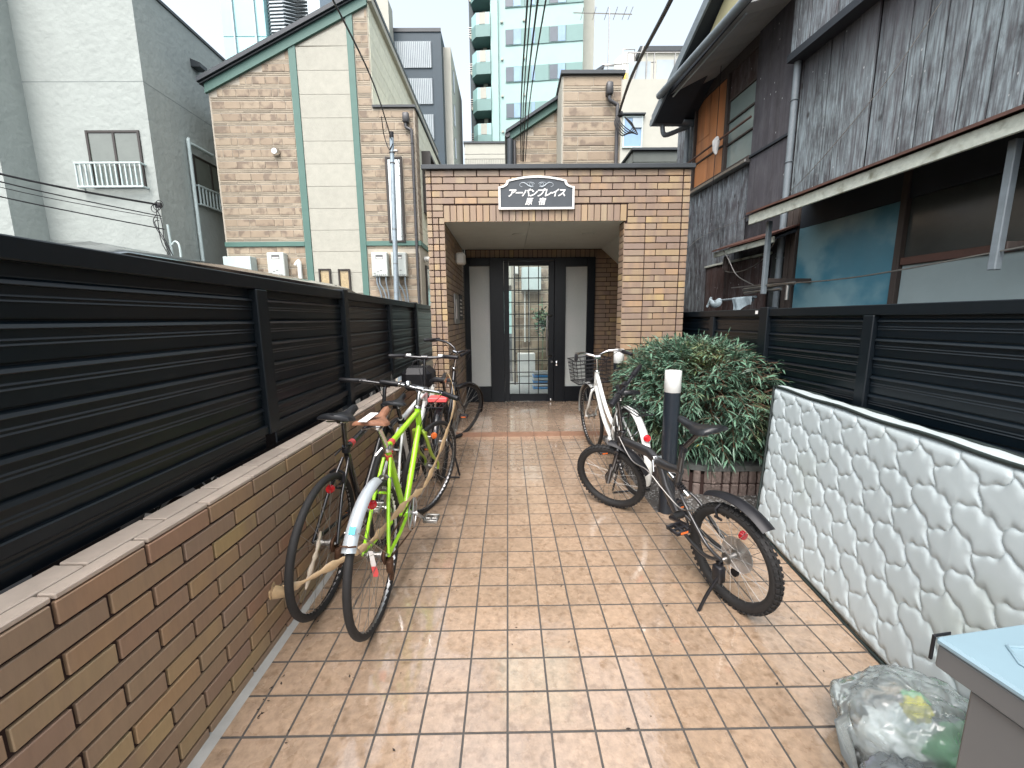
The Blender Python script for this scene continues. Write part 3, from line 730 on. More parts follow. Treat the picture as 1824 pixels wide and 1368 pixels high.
# shrub
def shrub():
    t = thing('shrub', 'dense dark green shrub with narrow bamboo-like leaves in the planter', 'shrub', (1.62,3.65,.28))
    tw = MB()
    for i in range(46):
        a = rng.uniform(0,6.28); r0 = rng.uniform(.02,.25)
        p0 = V3((r0*math.cos(a), r0*math.sin(a), 0)); a2 = a+rng.normal(0,.6); rr = rng.uniform(.25,.50)
        p2 = V3((rr*math.cos(a2)*.9, rr*math.sin(a2)*1.2, rng.uniform(.35,.75))); p1 = p0*.4+p2*.6+V3((rng.normal(0,.05),rng.normal(0,.05),-.10))
        tw.tube([p0,p0.lerp(p1,.5)+V3((rng.normal(0,.03),rng.normal(0,.03),.05)),p1,p2], [.008,.007,.0055,.003], 6)
    tw.build('branches', M_twig, t)
    leaf_prof = [(0,0),(.25,.75),(.55,1.0),(.8,.55),(1,0)]
    def leaf(base, d, up, L, W, droop):
        side = d.cross(up).normalized(); nrm = side.cross(d).normalized(); vs = []; rows = []
        for (a,w) in leaf_prof:
            c = base+d*(a*L)-V3((0,0,1))*droop*a*a*L
            if w == 0: rows.append([len(vs)]); vs.append(c)
            else:
                rows.append([len(vs),len(vs)+1,len(vs)+2]); vs += [c+side*W*w+nrm*W*.35*w, c, c-side*W*w+nrm*W*.35*w]
        fs = [(rows[0][0],rows[1][1],rows[1][0]),(rows[0][0],rows[1][2],rows[1][1])]
        for i in (1,2): fs += [(rows[i][0],rows[i][1],rows[i+1][1],rows[i+1][0]),(rows[i][1],rows[i][2],rows[i+1][2],rows[i+1][1])]
        fs += [(rows[3][0],rows[3][1],rows[4][0]),(rows[3][1],rows[3][2],rows[4][0])]
        return vs, fs
    big = MB(); singles = []; stems = MB()
    def surf():
        while True:                                    # point on a lumpy rounded box
            a = rng.uniform(-math.pi, math.pi); ph = math.asin(rng.uniform(-.55,1))
            d = V3((math.cos(ph)*math.cos(a), math.cos(ph)*math.sin(a), math.sin(ph)))
            e = 2.9
            k = (abs(d.x/.50)**e+abs(d.y/.76)**e+abs((d.z)/.42)**e)**(-1/e)
            p = d*k; lum = mnoise.noise(p*4.2+V3((3,7,1)))
            return p*(1+.11*lum), d, lum
    for i in range(3600):
        p, d, lum = surf(); depth = rng.random()**1.6*.45
        c = p*(1-depth)+V3((.02,-.04,.44))
        if c.z < .03: continue
        dirv = (d*1.0+V3((rng.normal(0,.45),rng.normal(0,.45),rng.normal(.12,.4)))).normalized()
        Ls = rng.uniform(.09,.17); nl = rng.integers(6,10)
        if i < 26: Ls = .2; c = c+V3((0,0,.0)); dirv = (d+V3((0,0,.7))).normalized()
        side = dirv.cross(V3((0,0,1))).normalized() if abs(dirv.z) < .98 else V3((1,0,0))
        tip = c+dirv*Ls-V3((0,0,Ls*.25))
        stems.tube([c-dirv*.05, c, c.lerp(tip,.6)+V3((0,0,.01)), tip], .0014, 3, False)
        for k in range(nl):
            f_ = (k+.6)/nl; q = c.lerp(tip, f_); sgn = 1 if k%2 else -1
            ld = (dirv*.75+side*sgn*rng.uniform(.5,.95)+V3((0,0,rng.normal(0,.2)))).normalized()
            if k == nl-1: ld = dirv
            up = (V3((0,0,1))+V3((rng.normal(0,.35),rng.normal(0,.35),0))).normalized()
            Lf = rng.uniform(.06,.10); vs, fs = leaf(q, ld, up, Lf, Lf*rng.uniform(.06,.085), rng.uniform(.1,.6))
            front = q.y < -.55 and q.x > -.5 or q.z > .82
            if front and depth < .06 and len(singles) < 280: singles.append((vs, fs))
            else: big.add(vs, fs)
    o = big.build('foliage', M_leaf, t, fixn=False); o['kind'] = 'stuff'
    o = stems.build('leaf_stems', M_twig, t, fixn=False); o['kind'] = 'stuff'
    for i, (vs, fs) in enumerate(singles):
        c = sum(vs, V3((0,0,0)))/len(vs); m_ = MB().add([v-c for v in vs], fs)
        m_.build('leaf', M_leafy if i%47 == 3 else M_leaf, t, fixn=False, loc=c)
shrub()

# leaf crumbs and grit scattered on the tiles
b = MB()
for i in range(110):
    x = rng.uniform(-.95,1.5); y = rng.uniform(.95,4.3) if rng.random() < .8 else rng.uniform(.95,2.2)
    if rng.random() < .35: x = -.93+.03*rng.random()+.02*(y-.9)
    s_ = rng.uniform(.002,.0055); a = rng.uniform(0,6.28); z = gz(y)+.0012
    p = [V3((math.cos(a+k*1.57)*s_*(1.8 if k%2 else .8), math.sin(a+k*1.57)*s_*(1.8 if k%2 else .8), .0015*(k%2))) for k in range(4)]
    b.add([tuple(V3((x,y,z))+q) for q in p], [(0,1,2,3)])
o = b.build('leaf_crumbs', M_soil, fixn=False); o['kind'] = 'stuff'; o['label'] = 'dark crumbs and bits of leaf on the wet tiles'
# ================================================================ BICYCLES
def frame_axes(th, lean):
    x = V3((math.sin(th), math.cos(th), SLOPE*math.cos(th))).normalized()
    n = V3((0,0,1)); n = (n-x*n.dot(x)).normalized(); l = n.cross(x)
    return x, math.cos(lean)*l-math.sin(lean)*n, math.cos(lean)*n+math.sin(lean)*l
def bike_matrix(X, Y, head, lean):
    x, y, z = frame_axes(R(head), R(lean))
    return Matrix(((x.x,y.x,z.x,X),(x.y,y.y,z.y,Y),(x.z,y.z,z.z,gz(Y)),(0,0,0,1)))
def wheel(parent, c, Rw, tw, rim_m, steer=None, nsp=28, knobs=False, hub_m=None, hubr=.016, rimw=.010):
    """wheel in the local xz plane round c; steer = Matrix applied about the steering axis"""
    c = V3(c); X = (lambda b: b) if steer is None else (lambda b: xf(b, steer))
    Rr = Rw-tw*1.55
    b = MB(); b.ring(c, Rr, rimw, 'y', 56, 6, flat=(.8,1.1)); rim = X(b).build('wheel', rim_m, parent)
    b = MB(); b.ring(c, Rw-tw, tw, 'y', 60, 10)
    if knobs:
        for k in range(54):
            a = 2*math.pi*k/54
            for s in (-1,0,1):
                aa = a+(.03 if s == 0 else 0)+(.058 if k%2 else 0)*0; rr = Rw-tw+tw*(.97 if s == 0 else .80)
                q = c+V3((math.cos(aa)*rr, s*tw*.66, math.sin(aa)*rr)); er = V3((math.cos(aa),s*.5,math.sin(aa))).normalized(); et = V3((-math.sin(aa),0,math.cos(aa))); ey = er.cross(et)
                vs = [q+er*(.0045*i)+et*(.0075*j)+ey*(.0065*k2) for i in (-1,1) for j in (-1,1) for k2 in (-1,1)]
                b.add([tuple(v) for v in vs], [(0,1,3,2),(4,6,7,5),(0,4,5,1),(2,3,7,6),(0,2,6,4),(1,5,7,3)])
    X(b).build('tyre', M_tyre, rim)
    b = MB()
    for k in range(nsp):
        a = 2*math.pi*k/nsp; s = 1 if k%2 else -1; tw_ = (1 if (k//2)%2 else -1)*1.15
        p0 = c+V3((hubr*1.5*math.cos(a+tw_), s*.028, hubr*1.5*math.sin(a+tw_))); p1 = c+V3((Rr*math.cos(a),0,Rr*math.sin(a)))
        b.cyl(p0, p1, .00125, n=4, cap=False)
    o = X(b).build('spokes', M_steeldull, rim); o['kind'] = 'stuff'
    b = MB(); b.lathe([(.004,-.055),(.008,-.05),(.010,-.034),(hubr*1.7,-.032),(hubr*1.7,-.026),(hubr,-.022),(hubr*.8,0),(hubr,.022),(hubr*1.7,.026),(hubr*1.7,.032),(.010,.034),(.008,.05),(.004,.055)], c, 'y', 14)
    X(b).build('hub', hub_m or M_steeldull, rim)
    return rim
def xf(b, M):
    b.v = [tuple(M @ V3(q)) for q in b.v]; return b
def steer_mtx(ht, hb, deg):
    p = V3((hb[0],0,hb[1])); ax = (V3((ht[0],0,ht[1]))-p).normalized()
    return Matrix.Translation(p) @ Matrix.Rotation(R(deg), 4, ax) @ Matrix.Translation(-p)
def fender(c, Rf, a0, a1, w, n=22, sag=.012, t=.0015):
    b = MB(); c = V3(c); K = 6; vs = []
    for layer in (0,1):
        for i in range(n+1):
            a = R(a0+(a1-a0)*i/n)
            for k in range(K+1):
                u = -1+2*k/K; rr = Rf-sag*u*u-layer*t*2
                vs.append((c.x+rr*math.cos(a), u*w, c.z+rr*math.sin(a)))
    fs = []; S_ = (n+1)*(K+1)
    for i in range(n):
        for k in range(K):
            q = i*(K+1)+k; f = (q,q+1,q+K+2,q+K+1); fs += [f, tuple(v+S_ for v in f[::-1])]
    for i in range(n):
        for k in (0,K):
            q = i*(K+1)+k; fs.append((q,q+K+1,q+K+1+S_,q+S_))
    for i in (0,n):
        for k in range(K):
            q = i*(K+1)+k; fs.append((q,q+1,q+1+S_,q+S_))
    b.add(vs, fs, True); return b
def saddle_mesh(x0, z0, L, wr, wn, h, tilt=0, city=False):
    """rear at x0; loft of half-ellipses towards the nose"""
    b = MB(); n = 14; K = 12; vs = []
    for i in range(n+1):
        t = i/n
        if t < .12: w = wr*math.sqrt(max(.05,1-((.12-t)/.12)**2*.92))
        elif t < .34: w = wr*(1-.12*((t-.12)/.22)**2)
        else:
            u = min(1,(t-.34)/.36); w = wr*.88+(wn-wr*.88)*(3*u*u-2*u**3)
        if t > .93: w *= math.sqrt(max(.08,1-((t-.93)/.07)**2*.9))
        x = x0+t*L; z = z0+tilt*t+.012*math.cos(t*math.pi*2)*.8
        hh = h*(1-.35*t)*(1 if .05 < t < .95 else .7)
        for k in range(K):
            a = math.pi*k/(K-1)
            vs.append((x, w*math.cos(a), z-hh*.55+hh*.62*math.sin(a)-(.004 if abs(math.cos(a)) < .3 else 0)))
    fs = []
    for i in range(n):
        for k in range(K-1): q = i*K+k; fs.append((q,q+1,q+K+1,q+K))
        fs.append((i*K+K-1, i*K, i*K+K, i*K+2*K-1))
    fs.append(tuple(range(K))); fs.append(tuple(n*K+k for k in range(K))[::-1])
    b.add(vs, fs, True); return b
def smooth_path(pts, n=5):
    P = [V3(q) for q in pts]; out = []
    for i in range(len(P)-1):
        p0 = P[max(i-1,0)]; p1, p2 = P[i], P[i+1]; p3 = P[min(i+2,len(P)-1)]
        for k in range(n):
            t = k/n; out.append(.5*((2*p1)+(p2-p0)*t+(2*p0-5*p1+4*p2-p3)*t*t+(3*p1-p0-3*p2+p3)*t**3))
    out.append(P[-1]); return out
def bicycle(label, pose, S):
    """S: dict of measured frame points in the bicycle plane (x forward from the rear axle, z up)"""
    t = thing('bicycle', label, 'bicycle', group='bicycles parked along the entrance path', mtx=bike_matrix(*pose))
    Rw, tw = S['R'], S['tw']; ra = (0,0,Rw); fa = (S['wb'],0,Rw); bb = (S['bb'][0],0,S['bb'][1])
    hb, ht, st = S['hb'], S['ht'], S['st']
    M = steer_mtx(ht, hb, S.get('steer',0)); pm = S['paint']; fm = S.get('fork_m', pm)
    wheel(t, ra, Rw, tw, S['rim'], None, knobs=S.get('knobs',0)); wheel(t, fa, Rw, tw, S['rim'], M, knobs=S.get('knobs',0))
    H = lambda p,y=0: (p[0],y,p[1])
    b = MB(); ty = S.get('type','diamond'); tr = S.get('tr',.0155)
    b.cyl(H(hb), H(ht), tr*1.25, n=14)
    if ty == 'diamond':
        b.cyl(H(st), H((ht[0]-.006,ht[1]-.03)), tr, n=12); b.cyl(H((hb[0],hb[1]+.03)), bb, tr*1.12, n=12)
        b.cyl(H((st[0]-.01,st[1]+.02)), bb, tr*1.0, n=12)
        for s in (-1,1):
            b.tube([H((st[0]-.004,st[1]-.05),s*.016), (st[0]*.45,s*.035,Rw+(st[1]-Rw)*.5), (0,s*.058,Rw)], .0085, 8)
            b.tube([(bb[0]-.02,s*.022,bb[2]), (bb[0]*.5,s*.045,(bb[2]+Rw)/2), (0,s*.058,Rw)], .0095, 8)
        b.cyl((st[0]*.62,-.03,Rw+(st[1]-.05-Rw)*.62),(st[0]*.62,.03,Rw+(st[1]-.05-Rw)*.62),.007,n=6)
    if ty == 'low':
        mid = (bb[0]+.05, bb[2]+.04)
        b.tube(smooth_path([H((ht[0],ht[1]-.04)),((ht[0]+st[0])/2+.04,0,ht[1]-.30),(st[0]+.13,0,.42),(st[0]+.065,0,.40)]), tr*1.05, 12)
        b.tube(smooth_path([H((hb[0],hb[1]+.03)),((hb[0]+bb[0])/2+.03,0,(hb[1]+bb[2])/2-.03),(bb[0]+.02,0,bb[2]+.01)]), tr*1.15, 12)
        b.cyl(H(st), bb, tr, n=12)
        for s in (-1,1):
            b.tube([H((st[0]+.02,st[1]-.10),s*.018), (0,s*.060,Rw)], .008, 8)
            b.tube([(bb[0],s*.025,bb[2]), (0,s*.060,Rw)], .009, 8)
    if ty == 'fold':
        b.tube([H((hb[0]-.005,hb[1]+.05)), H((.60,.575)), H((.535,.55))], [.024,.026,.027], 12, flat=(1.25,.85))
        b.tube([H((.525,.545)), H((.42,.545)), H((.33,.56))], [.025,.023,.02], 12, flat=(1.15,.9))
        b.tube([H((.50,.53)), H((.455,.42)), (bb[0]+.01,0,bb[2]+.02)], [.024,.026,.022], 12, flat=(1.1,.9))
        b.cyl(H((.36,.46)), H((.315,.70)), .017, n=12)
        for s in (-1,1):
            b.tube(smooth_path([(.30,s*.03,.44),(.24,s*.045,.40),(.10,s*.055,.28),(0,s*.060,Rw)]), .009, 8)
            b.tube(smooth_path([(bb[0]-.02,s*.035,bb[2]),(.22,s*.05,.235),(.10,s*.058,.215),(0,s*.060,Rw)]), .010, 8)
        b.cyl((.30,-.03,.44),(.30,.03,.44),.010,n=8); b.cyl((bb[0],-.035,bb[2]),(bb[0],.035,bb[2]),.020,n=12)
    b.cyl((bb[0],-.034,bb[2]),(bb[0],.034,bb[2]),.021,n=14)
    fr = b.build('frame', pm, t)
    if ty == 'fold':
        b = MB(); b.bbox(.517,.533,-.03,.03,.512,.580,.004); b.cyl((.525,.03,.56),(.50,.045,.50),.006,n=8); b.build('hinge', M_chrome, fr)
        b = MB(); p0, p1 = V3((.42,0,.515)), V3((.275,0,.435)); d = (p1-p0)
        b.cyl(p0, p1, .009, n=10); b.cyl(p0, p0+d*.25, .017, n=12); b.cyl(p0+d*.8, p1, .015, n=12); b.build('shock_absorber', M_chrome, t)
        b = MB(); hel = []
        for i in range(70):
            a = i*.62; q = p0+d*(.22+.58*i/69); u = V3((0,1,0)); w = d.normalized().cross(u); hel.append(q+(u*math.cos(a)+w*math.sin(a))*.018)
        b.tube(hel, .0042, 5); b.build('coil_spring', M_blkplas, t)
    # fork
    b = MB(); cr = V3(H((hb[0]+.006,hb[1]-.02)))
    fr_ = S.get('fork_r',.011)
    for s in (-1,1):
        b.tube(smooth_path([(cr.x-.004,s*.018,cr.z+.012),(cr.x+.004,s*.046,cr.z-.03),(cr.x+(fa[0]-cr.x)*.45,s*.052,cr.z+(Rw-cr.z)*.55),(fa[0]-.008,s*.052,Rw+.05),(fa[0],s*.052,Rw)]), [fr_*1.1]*12+[fr_*.9]*5+[fr_*.8]*4, 8)
        if ty == 'fold': b.cyl((cr.x+(fa[0]-cr.x)*.45,s*.052,cr.z+(Rw-cr.z)*.45),(fa[0]-.006,s*.052,Rw-.01),.018,n=10)
    b.cyl((cr.x-.012,0,cr.z+.06),(cr.x,0,cr.z),fr_*1.3,n=10); b.cyl((cr.x,-.05,cr.z-.005),(cr.x,.05,cr.z-.005),fr_*1.2,n=8)
    xf(b,M).build('fork', fm, t)
    # stem and handlebar
    cl = V3(S['clamp'])
    b = MB(); b.tube([H(ht), (ht[0]+(cl.x-ht[0])*.15,0,ht[1]+(cl.z-ht[1])*.75), tuple(cl)], .0125, 10); b.cyl((cl.x,-.025,cl.z),(cl.x,.025,cl.z),.021,n=12)
    b.lathe([(.021,0),(.022,.012),(.018,.016)], H((ht[0],ht[1]-.004)), n=14)
    xf(b,M).build('stem', S.get('stem_m',M_chrome), t)
    barM = S.get('bar_mtx') or M
    bar = S['bar']                                        # half bar, points relative to the clamp (fwd, left, up)
    sgx = -1 if S.get('skew') else 1
    full = [cl+V3((q[0]*sgx,-q[1],q[2]*sgx)) for q in bar[::-1]]+[cl+V3(q) for q in bar[1:]]
    b = MB(); b.tube(smooth_path(full,4), .0115, 10); hbar = xf(b,barM).build('handlebar', S.get('bar_m',M_alloy), t)
    for s in (-1,1):
        k_ = sgx if s < 0 else 1; e = cl+V3((bar[-1][0]*k_,s*bar[-1][1],bar[-1][2]*k_)); e0 = cl+V3((bar[-2][0]*k_,s*bar[-2][1],bar[-2][2]*k_)); d = (e-e0).normalized()
        b = MB(); b.tube([e-d*.125,e-d*.12,e-d*.06,e-d*.004,e+d*.004], [.014,.0165,.0155,.0165,.013], 12); xf(b,barM).build('grip', M_blkplas, hbar)
        q = e-d*.15; b = MB(); fw = V3((1,0,-.35)).normalized()
        b.cyl(q-d*.018,q+d*.018,.0165,n=10); b.tube(smooth_path([q+fw*.012,q+fw*.035+d*.02,q+fw*.05+d*.07,q+fw*.046+d*.115]), [.008]*6+[.0055]*10, 6, flat=(1.3,.7))
        xf(b,barM).build('brake_lever', S.get('lever_m',M_blkplas), hbar)
        b = MB(); b.tube(smooth_path([q+fw*.02, q+fw*.09+V3((0,-s*.05,-.02)), V3((ht[0]+.09,s*.03,ht[1]-.02)), V3((ht[0]+.02,s*.02,ht[1]-.12)), V3((hb[0]+.02,s*.012,hb[1]+.02))]), .0026, 5); xf(b,barM if not S.get('bar_mtx') else barM).build('brake_cable', M_wire, hbar)
    if S.get('bell'): b = MB(); b.lathe([(.0,.03),(.014,.026),(.022,.012),(.023,0)], cl+V3((0,.10,.012)), n=14); xf(b,barM).build('bell', M_chrome, hbar)
    # saddle
    sa = S['saddle']                                      # rear x, z, length, half width, thickness, tilt
    sd = saddle_mesh(sa[0], sa[1], sa[2], sa[3], sa[4], sa[5], sa[6]).build('saddle', S.get('saddle_m',M_saddle), t)
    b = MB(); 
    for s in (-1,1): b.tube(smooth_path([(sa[0]+.03,s*.035,sa[1]-.035),(sa[0]+sa[2]*.45,s*.022,sa[1]-.05+sa[6]*.4),(sa[0]+sa[2]*.85,s*.012,sa[1]-.025+sa[6])]), .0038, 6)
    if S.get('springs'):
        for s in (-1,1):
            hel = [(sa[0]+.05+.016*math.cos(i*.7),s*.055+.016*math.sin(i*.7),sa[1]-.03-.05*i/40) for i in range(40)]; b.tube(hel,.003,5)
    b.build('saddle_rails', M_steeldull, sd)
    sp = V3((sa[0]+sa[2]*.45,0,sa[1]-.045+sa[6]*.4))
    b = MB(); b.cyl(H(st), sp, .0132, n=12); b.bbox(sp.x-.028,sp.x+.028,-.024,.024,sp.z-.014,sp.z+.012,.004); b.build('seat_post', S.get('post_m',M_bikeblk), t)
    b = MB(); b.lathe([(.020,-.02),(.0215,-.015),(.0215,.012),(.020,.016)], H(st), n=14); b.cyl((st[0]-.01,.02,st[1]),(st[0]-.035,.045,st[1]-.03),.005,n=6); b.build('seat_clamp', S.get('clamp_m',M_blkplas), t)
    # drivetrain on the right (-y)
    b = MB(); yc = -.046; cr_ = S.get('ringR',.088)
    b.ring((bb[0],yc,bb[2]), cr_, .0045, 'y', 40, 5)
    for k in range(5):
        a = R(S.get('crank',-20)+36+72*k); b.cyl(bb if 0 else (bb[0],yc,bb[2]), (bb[0]+cr_*math.cos(a),yc,bb[2]+cr_*math.sin(a)), .007, .005, 6)
    ca = R(S.get('crank',-20)); cl_ = S.get('crankL',.165); dv = V3((math.cos(ca),0,math.sin(ca)))
    b.tube([(bb[0],-.065,bb[2]), V3((bb[0],-.075,bb[2]))+dv*cl_], [.013,.009], 8, flat=(1,.8)); b.tube([(bb[0],.050,bb[2]), V3((bb[0],.060,bb[2]))-dv*cl_], [.013,.009], 8, flat=(1,.8))
    b.cyl((bb[0],-.07,bb[2]),(bb[0],.055,bb[2]),.009,n=8); b.build('crankset', S.get('crank_m',M_alloy), t)
    for s in (-1,1):
        q = V3((bb[0],s*.068,bb[2]))+dv*cl_*(1 if s < 0 else -1); b = MB(); y0, y1 = sorted((q.y+s*.012, q.y+s*.10))
        b.cyl((q.x,q.y,q.z),(q.x,q.y+s*.10,q.z),.007,n=8)
        for xx in (-.042,.030): b.bbox(q.x+xx,q.x+xx+.012,y0,y1,q.z-.011,q.z+.011,.003)
        for yy in (y0,(y0+y1)/2-.006,y1-.012): b.bbox(q.x-.0295,q.x+.0295,yy,yy+.012,q.z-.009,q.z+.009,.003)
        pd = b.build('pedal', S.get('pedal_m',M_blkplas), t)
        for e in (-1,1): MB().box(q.x+(.0425 if e > 0 else -.0445),q.x+(.0445 if e > 0 else -.0425),(y0+y1)/2-.022,(y0+y1)/2+.022,q.z-.005,q.z+.005).build('pedal_reflector', S.get('pref_m',M_orange), pd)
    b = MB(); rc = S.get('cog',.040)
    b.lathe([(.018,-.006),(rc,-.006),(rc,.0),(rc*.8,.004),(rc*.62,.012),(.018,.014)], (0,-.044,Rw), 'y', 22); b.build('sprocket', M_rust if S.get('rusty') else M_steeldull, t)
    b = MB(); b.cyl((0,yc,Rw+rc),(bb[0],yc,bb[2]+cr_),.0042,n=5); b.cyl((0,yc,Rw-rc),(bb[0],yc,bb[2]-cr_),.0042,n=5); b.build('chain', M_rust if S.get('rusty') else M_steeldull, t)
    if S.get('derailleur'):
        b = MB(); b.bbox(-.02,.02,-.075,-.05,Rw-.075,Rw-.02,.004); b.lathe([(.0,-.006),(.020,-.006),(.020,.006),(.0,.006)], (.01,-.058,Rw-.075), 'y', 12); b.lathe([(.0,-.006),(.020,-.006),(.020,.006),(.0,.006)], (.03,-.058,Rw-.125), 'y', 12)
        b.bbox(.008,.032,-.068,-.062,Rw-.13,Rw-.07,.002); b.build('derailleur', M_rust if S.get('rusty') else M_blkplas, t)
    for (nm,c,mtx,zz) in (('rear_brake',(S.get('rbx',.10),0,Rw+Rw*.86),None,0),('front_brake',(cr.x+.02,0,cr.z-.06),M,0)):
        b = MB()
        for s in (-1,1): b.tube([(c[0],s*.006,c[2]+.03),(c[0]+.004,s*.034,c[2]+.01),(c[0],s*.030,c[2]-.035)], .0065, 6, flat=(1.2,.8)); b.bbox(c[0]-.022,c[0]+.022,s*.022-.005,s*.022+.005,c[2]-.045,c[2]-.033,.002)
        (xf(b,mtx) if mtx else b).build(nm, M_steeldull if S.get('alloybrake') else M_blkplas, t)
    for fd in S.get('fenders',[]):                       # (which, a0, a1, halfwidth, material, gap)
        c = ra if fd[0] == 'rear' else fa; b = fender(c, Rw+fd[5], fd[1], fd[2], fd[3], sag=fd[6] if len(fd) > 6 else .012)
        fo = (b if fd[0] == 'rear' else xf(b,M)).build('mudguard', fd[4], t)
        if not (ty == 'fold'):
            am = R(fd[2]-12 if fd[0] == 'rear' else fd[1]+10); b = MB()
            for s in (-1,1): b.cyl((c[0],s*.062,c[2]), (c[0]+(Rw+fd[5]-.006)*math.cos(am), s*fd[3]*.9, c[2]+(Rw+fd[5]-.006)*math.sin(am)), .0022, n=5)
            (b if fd[0] == 'rear' else xf(b,M)).build('mudguard_stay', M_steeldull, t)
    for rf in S.get('reflectors',[]):                    # (x, y, z, radius, material, facing back)
        b = MB(); b.lathe([(0,-.010),(rf[3]*.8,-.008),(rf[3],0),(rf[3],.010),(0,.012)], rf[:3], 'x', 16); b.build('reflector', rf[4], t)
    if S.get('kick'):
        b = MB()
        for ln in S['kick']: b.tube(smooth_path(ln), .008, 8)
        b.build('kickstand', M_blkplas, t)
    return t, M, fr
# ---- bicycle 1: green, with silver rear mudguard, nearest on the left
GREEN = dict(R=.333, tw=.0165, wb=1.06, bb=(.475,.285), hb=(.875,.665), ht=(.835,.815), st=(.215,.765), steer=-22, paint=M_green, fork_m=M_greend, rim=M_alloy,
    clamp=(.86,0,.925), bar=[(0,0,0),(0,.10,.004),(-.012,.20,.006),(-.035,.285,.004)], bar_m=M_chrome, stem_m=M_chrome, saddle=(-.03,.955,.275,.078,.020,.045,.0), saddle_m=M_leather, post_m=M_chrome,
    clamp_m=M_chrome, crank=-38, ringR=.092, rusty=True, derailleur=True, alloybrake=True, pedal_m=M_steeldull, pref_m=M_steeldull, bell=True,
    fenders=[('rear',82,146,.028,M_silver,.022,.018)], reflectors=[(-.02,.0,.585,.021,M_red)], rbx=.15)
g1, gM, gfr = bicycle('lime green bicycle with brown saddle and silver rear mudguard, nearest of the left row', (-.615,1.70,1.2,-1.5), GREEN)
MB().bbox(-.05,.10,-.006,.030,.967,.9685,.0005).build('worn_saddle_patch', M_whitetag, g1)
b = MB(); b.tube([(-.276,.030,.548),(-.290,.016,.556),(-.292,-.016,.556),(-.276,-.030,.548)], .0035, 5); b.build('mudguard_band', M_rust, g1)
b = MB(); b.cyl((.232,0,.725),(.246,0,.695),.0166,n=14); b.build('red_tape_band', M_redtag, g1)
b = MB(); b.cyl((.262,0,.767),(.300,0,.768),.0172,n=14); b.build('pink_tape_band', M_redtag, g1)
MB().prism([(-.2555,.5845),(-.2375,.6065),(-.2385,.6075),(-.2565,.5855)], -.018, .006, 'xz').build('teal_sticker', M_teal, g1)
# ---- bicycle 2: black, against the wall behind the green one
BLACK = dict(R=.330, tw=.0175, wb=1.05, bb=(.44,.285), hb=(.89,.66), ht=(.855,.80), st=(.25,.715), steer=-6, paint=M_bikeblk, fork_m=M_bikeblk, rim=M_alloy, tr=.017,
    clamp=(.875,0,.94), bar=[(0,0,0),(0,.11,.004),(-.014,.22,.006),(-.035,.30,.004)], bar_m=M_bikeblk, stem_m=M_bikeblk, saddle=(.085,.930,.30,.086,.023,.060,-.02),
    crank=145, ringR=.088, crank_m=M_bikeblk, rusty=True, derailleur=True, reflectors=[(.06,.0,.575,.021,M_red)], rbx=.14)
k1, kM, kfr = bicycle('black bicycle with black saddle leaning on the low brick wall behind the lime green one', (-.905,1.81,1.5,-4), BLACK)
b = MB(); b.cyl((.300,0,.7195),(.335,0,.724),.0185,n=14); b.build('red_white_band', M_redtag, k1)
b = MB(); p = [V3((-.10,-.03,.45)),V3((-.17,-.045,.40)),V3((-.21,-.035,.33)),V3((-.26,-.04,.28))]
b.tube(smooth_path(p,4), [.004,.010,.007,.013,.008,.015,.009,.014,.016,.011,.014,.009,.005], 7, flat=(1.4,.7)); b.build('paper_wrap', M_paper, k1)
# ---- bicycle 3: white frame, black handlebar
WHITE2 = dict(R=.330, tw=.016, wb=1.04, bb=(.44,.28), hb=(.90,.66), ht=(.865,.79), st=(.25,.70), steer=4, paint=M_white, fork_m=M_bikeblk, rim=M_bikeblk, tr=.017,
    clamp=(.885,0,1.045), bar=[(0,0,0),(0,.10,.003),(-.015,.19,.012),(-.045,.27,.012)], bar_m=M_bikeblk, stem_m=M_bikeblk, lever_m=M_white, saddle=(.06,.86,.27,.078,.02,.05,0),
    crank=60, crank_m=M_bikeblk, reflectors=[(.02,0,.56,.02,M_red)])
w2, _, w2f = bicycle('white framed bicycle with black handlebar and white brake lever in the left row', (-.765,2.40,3.0,-3), WHITE2)
# ---- bicycle 4: black city bicycle by the porch step, front wheel turned
CITY = dict(R=.325, tw=.019, wb=1.06, bb=(.44,.29), hb=(.88,.66), ht=(.82,.83), st=(.25,.66), steer=-40, type='low', paint=M_bikeblk, fork_m=M_bikeblk, rim=M_alloy, tr=.016,
    clamp=(.80,0,1.0), bar=[(0,0,0),(.03,.06,.03),(.0,.16,.065),(-.11,.24,.065),(-.20,.265,.05)], bar_m=M_bikeblk, saddle=(.02,.86,.27,.105,.028,.075,.0), springs=True,
    crank=40, crank_m=M_steeldull, fenders=[('rear',20,200,.027,M_bikeblk,.018),('front',-8,120,.027,M_bikeblk,.018)], reflectors=[(-.335,.0,.48,.024,M_orange)],
    kick=[[(0,.07,.325),(-.03,.12,.17),(-.02,.15,.03)],[(0,-.07,.325),(-.03,-.12,.17),(-.02,-.15,.03)],[(-.02,-.15,.012),(-.02,0,.012),(-.02,.15,.012)]])
c4, _, c4f = bicycle('black city bicycle with wide saddle and turned front wheel beside the porch step', (-.575,3.33,.4,-1), CITY)
b = MB(); b.bbox(-.17,-.05,-.075,.075,.700,.735,.006); b.build('red_tag', M_redtag, c4)
b = MB()
for y in np.linspace(-.07,.07,5): b.cyl((-.30,y,.692),(.10,y,.692),.004,n=6)
b.cyl((-.30,-.07,.69),(-.30,.07,.69),.005,n=6); b.cyl((-.02,-.07,.69),(-.02,.07,.69),.005,n=6)
for s in (-1,1): b.cyl((-.15,s*.07,.69),(0,s*.062,.325),.004,n=6)
b.build('carrier', M_blkplas, c4)
bag = MB(); bag.add(*(lambda m: (m.v, m.f))(MB().bbox(-.13,.13,-.16,.16,0,.20,.05)))
